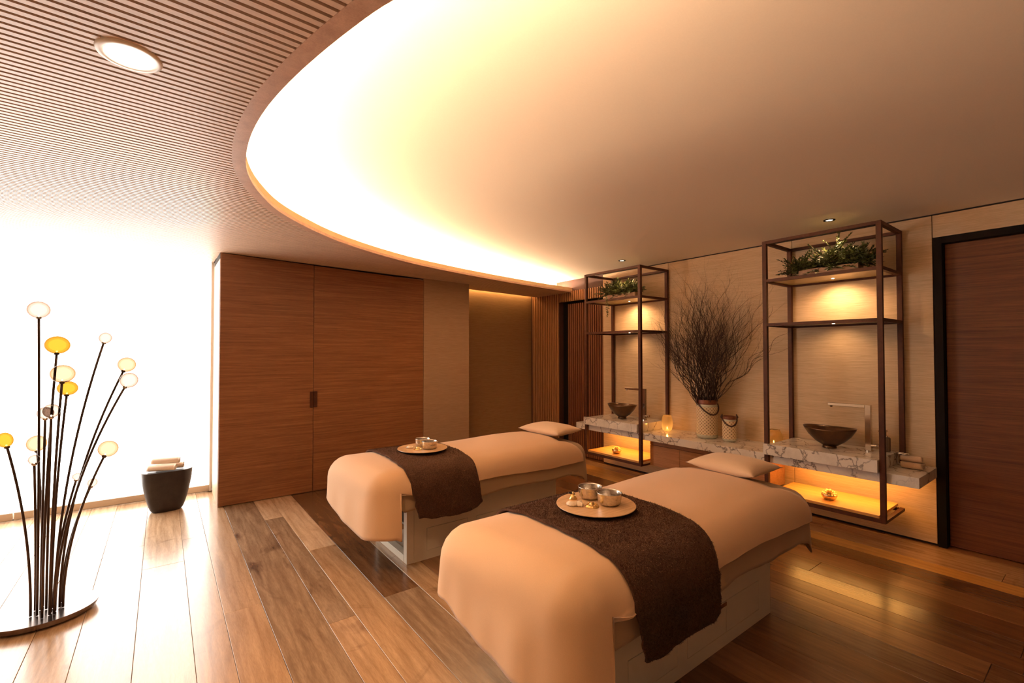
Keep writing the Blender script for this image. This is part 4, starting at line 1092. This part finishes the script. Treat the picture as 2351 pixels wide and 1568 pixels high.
# trays with bowls, bells and stones --------------------------------------------
ZT = 0.7480
def tray_set(cx, cy, items, who):
    t = thing('round_tray', 'round wooden tray lying on the brown throw of the %s' % who, 'tray', (cx, cy, ZT))
    b = B().lathe([(0.0, 0.0), (0.180, 0.0), (0.188, 0.007)], 64); b.obj('underside', 'black', t, smooth=False)
    B().lathe([(0.188, 0.0071), (0.193, 0.010), (0.192, 0.0125), (0.0, 0.0125)], 64).obj('board', 'tray', t)
    z = ZT+0.0128
    for kind, x, y, lb in items:
        if kind == 'bowl':
            o = thing('metal_bowl', lb, 'bowl', (x, y, z), group=None)
            B().lathe([(rr_*1.1, zz_*1.12) for rr_, zz_ in [(0.0, 0.0), (0.040, 0.0), (0.050, 0.010), (0.054, 0.028), (0.055, 0.050), (0.0575, 0.053), (0.0545, 0.0535), (0.052, 0.049), (0.050, 0.028), (0.046, 0.012), (0.036, 0.004), (0.0, 0.004)]], 40).obj('shell', 'steel', o, smooth=True)
            B().lathe([(0.0, 0.021), (0.0485, 0.021)], 32).obj('liquid', 'water', o)
        elif kind == 'cymbal':
            o = thing('hand_cymbal', lb, 'cymbal', (x, y, z))
            B().lathe([(0.033, 0.0), (0.034, 0.002), (0.024, 0.009), (0.015, 0.011), (0.011, 0.018), (0.0, 0.021)], 36, wob=lambda a, zz: 1+0.02*cos(14*a)).obj('disc', 'brass', o, smooth=False)
            kb = B()
            for k in range(8):
                a = 2*pi*k/8; kb.ico((0.022*cos(a), 0.022*sin(a), 0.0115), 0.004)
            kb.obj('beads', 'brass', o)
        elif kind == 'bell':
            o = thing('brass_bell', lb, 'bell', (x, y, z))
            B().lathe([(0.020, 0.0), (0.021, 0.003), (0.015, 0.010), (0.013, 0.020), (0.008, 0.022), (0.0, 0.0225)], 28).obj('cup', 'brass', o, smooth=True)
            hb = B(); hb.lathe([(0.004, 0.022), (0.006, 0.026), (0.003, 0.030), (0.006, 0.034), (0.0, 0.038)], 16); hb.obj('knob', 'brass', o, smooth=True)
            B().tube([(0.0+0.018*cos(q)+0.02, 0.03+0.011*sin(q), 0.010+0.012*max(0, sin(q/2))) for q in [2*pi*k/20 for k in range(21)]], 0.0028, 6).obj('cord', 'black', o, smooth=True, label='black cord loop')
        elif kind in ('shell', 'shell2'):
            o = thing('seashell', lb, 'shell', (x, y, z)); rz = 0.5 if kind == 'shell' else -0.6
            vs, fs = [], []; nr, na = 7, 18
            for i in range(nr+1):
                u = i/nr
                for j in range(na+1):
                    a = -1.35+2.7*j/na; rr = u*0.044*(1+0.04*cos(j*2.2))
                    vs.append((rr*cos(a)*0.95, rr*sin(a)*0.78, 0.003+0.016*sin(pi*min(1, u*0.95+0.03))*(0.8+0.2*cos(a))+0.0012*cos(j*3.14)*u))
            for i in range(nr):
                for j in range(na): a = i*(na+1)+j; fs.append((a, a+na+1, a+na+2, a+1))
            q = link('valve', me_from('valve', vs, fs), 'stone', o, smooth=True); q.modifiers.new('t', 'SOLIDIFY').thickness = 0.003
            o.rotation_euler = (0, 0.0, rz+pi)
tray_set(1.71, 1.585, [
    ('bowl', 1.752, 1.662, 'hammered metal bowl at the back of the tray on the nearer table'),
    ('bowl', 1.752, 1.535, 'hammered metal bowl with dark liquid at the right of the tray on the nearer table'),
    ('cymbal', 1.660, 1.562, 'ornate brass hand cymbal on the tray on the nearer table'),
    ('bell', 1.668, 1.700, 'small brass bell with black cord on the tray on the nearer table'),
    ('shell', 1.612, 1.640, 'pale seashell lying at the front left of the tray on the nearer table'),
    ('shell2', 1.640, 1.602, 'pale ribbed seashell leaning beside the brass cymbal on the nearer table')], 'nearer table')
tray_set(1.635, 3.335, [
    ('bowl', 1.665, 3.395, 'hammered metal bowl at the back of the tray on the farther table'),
    ('bowl', 1.662, 3.270, 'hammered metal bowl at the front of the tray on the farther table'),
    ('cymbal', 1.578, 3.300, 'ornate brass hand cymbal on the tray on the farther table'),
    ('shell', 1.560, 3.385, 'pale spiky seashell on the tray on the farther table')], 'farther table')

# ------------------------------------------------------------------ stool
def stool():
    t = thing('side_stool', 'dark bronze half-moon side stool by the window with rolled towels', 'stool', (0.045, 5.57, 0), radians(0))
    n = 56; rows = 18; vs, fs = [], []
    for i in range(rows+1):
        u = i/rows; z = SH*u
        s = 0.55+0.47*u**0.62-0.035*max(0, u-0.75)*4
        for k in range(n):
            a = 2*pi*k/n
            ex = 2.6; c, s_ = cos(a), sin(a)
            rx = 0.205*abs(c)**(2/ex)*(1 if c > 0 else -1); ry = 0.13*abs(s_)**(2/ex)*(1 if s_ > 0 else -1)
            if ry > 0: ry *= 1.25-0.25*abs(c)
            ca, sa = cos(0.12), sin(0.12)
            vs.append(((rx*ca-ry*sa)*s, (rx*sa+ry*ca)*s+0.0*u, z))
    for i in range(rows):
        for k in range(n): fs.append((i*n+k, i*n+(k+1) % n, (i+1)*n+(k+1) % n, (i+1)*n+k))
    fs.append(tuple(range(n))[::-1]); fs.append(tuple(rows*n+k for k in range(n)))
    o = link('body', me_from('body', vs, fs), 'stool', t); auto_smooth(o, 50)
    return t
stool()

# ------------------------------------------------------------------ floor lamp with blown glass globes
CAMP = Vector((0, 0, 1.5))
def ray_at_y(px, py, Y):
    f, yaw, pitch, roll, cy = 1063.17, 0.645948, 0.0190002, -0.00108, 790.54
    fw = Vector((sin(yaw)*cos(pitch), cos(yaw)*cos(pitch), sin(pitch))); r = Vector((cos(yaw), -sin(yaw), 0)); u = r.cross(fw)
    d = r*((px-1175.5)/f)-u*((py-cy)/f)+fw
    return CAMP+d*(Y/d.y)
lamp = thing('floor_lamp', 'sculptural floor lamp of dark curved stems with blown glass globes in front of the blinds', 'lamp', (-0.535, 3.74, 0))
B().lathe([(0.0, 0.004), (0.175, 0.004), (0.198, 0.016), (0.207, 0.040), (0.207, 0.045), (0.0, 0.045)], 72, sx=1.18, sy=0.98).obj('base', 'lampbase', lamp, smooth=False)
LB = Vector((-0.535, 3.74, 0))
globes = [ # px, py, rx px, ry px, glass, dy, base index
    (89, 710, 27, 20, 'clear', 0.05, 1), (132, 791, 30, 21, 'amber', 0.00, 3), (144, 857, 30, 21, 'pale', -0.10, 4),
    (155, 890, 25, 17, 'amber', 0.06, 6), (118, 942, 21, 16, 'clear', -0.12, 5), (104, 947, 20, 14, 'clear', 0.02, 2),
    (11, 1009, 19, 18, 'amber', -0.05, 0), (84, 1017, 24, 19, 'pale', 0.10, 8), (78, 1054, 14, 11, 'clear', -0.08, 7),
    (242, 775, 16, 13, 'clear', 0.10, 9), (291, 836, 23, 17, 'pale', 0.06, 11), (296, 872, 23, 18, 'clear', -0.04, 12),
    (248, 1029, 25, 19, 'pale', -0.08, 13), (177, 1093, 12, 8, 'clear', 0.08, 10), (212, 1107, 12, 10, 'clear', 0.0, 14)]
bases = [(72, 1408), (84, 1412), (90, 1404), (98, 1412), (113, 1410), (103, 1402), (118, 1400), (80, 1400), (95, 1396), (126, 1403), (122, 1394), (134, 1398), (128, 1396), (144, 1392), (138, 1386)]
def onfloor(px, py, z):
    f, yaw, pitch, roll, cy = 1063.17, 0.645948, 0.0190002, -0.00108, 790.54
    fw = Vector((sin(yaw)*cos(pitch), cos(yaw)*cos(pitch), sin(pitch))); r = Vector((cos(yaw), -sin(yaw), 0)); u = r.cross(fw)
    d = r*((px-1175.5)/f)-u*((py-cy)/f)+fw
    return CAMP+d*((z-1.5)/d.z)
for (px, py, rx, ry, gl, dy, bi) in globes:
    c = ray_at_y(px, py, 3.72+dy); dep = c.y*cos(0.6459)+c.x*sin(0.6459); R_ = rx*dep/1063.17/1.36; Rz = ry*dep/1063.17*0.97
    b0 = onfloor(*bases[bi], 0.048); b0.y += 0.03*(bi % 3-1)
    b0 = b0-LB; c = c-LB
    ctrl = Vector((b0.x, b0.y, c.z*0.50)); d_ = (c-ctrl).normalized(); end = c-d_*Rz*0.98
    pts = [((1-k/22)**2)*b0+2*(1-k/22)*(k/22)*ctrl+(k/22)**2*end for k in range(23)]
    st = B().tube(pts, 0.006, 8).obj('stem', 'lampmetal', lamp, smooth=True)
    B().lathe([(0.0, 0), (0.013, 0), (0.013, 0.014), (0.008, 0.016)], 14, (b0.x, b0.y, -0.002)).obj('collar', 'lampmetal', st)
    q = d_.to_track_quat('Z', 'Y')
    gb = B(); gb.lathe([(R_*sin(pi*k/18), -Rz*cos(pi*k/18)) for k in range(0, 19)], 32)
    for v in gb.bm.verts: v.co = q @ v.co + c
    gb.obj('globe', 'glass_'+gl, st, smooth=True, label={'clear': 'clear glass globe', 'pale': 'pale amber glass globe', 'amber': 'deep amber glass globe'}[gl])
    sb = B(); sb.lathe([(0.0, -Rz-0.006), (0.011, -Rz-0.006), (0.013, -Rz*0.93), (0.006, -Rz*0.86), (0.0, -Rz*0.80)], 14)
    for v in sb.bm.verts: v.co = q @ v.co + c
    sb.obj('socket', 'lampmetal' if gl != 'clear' else 'chrome', st, smooth=False)
    bb = B(); bb.ico((0, 0, 0), 0.005, 1)
    for v in bb.bm.verts: v.co = q @ (v.co+Vector((0, 0, -Rz*0.72))) + c
    bb.obj('bulb', 'bulb', st)

bpy.context.view_layer.update()
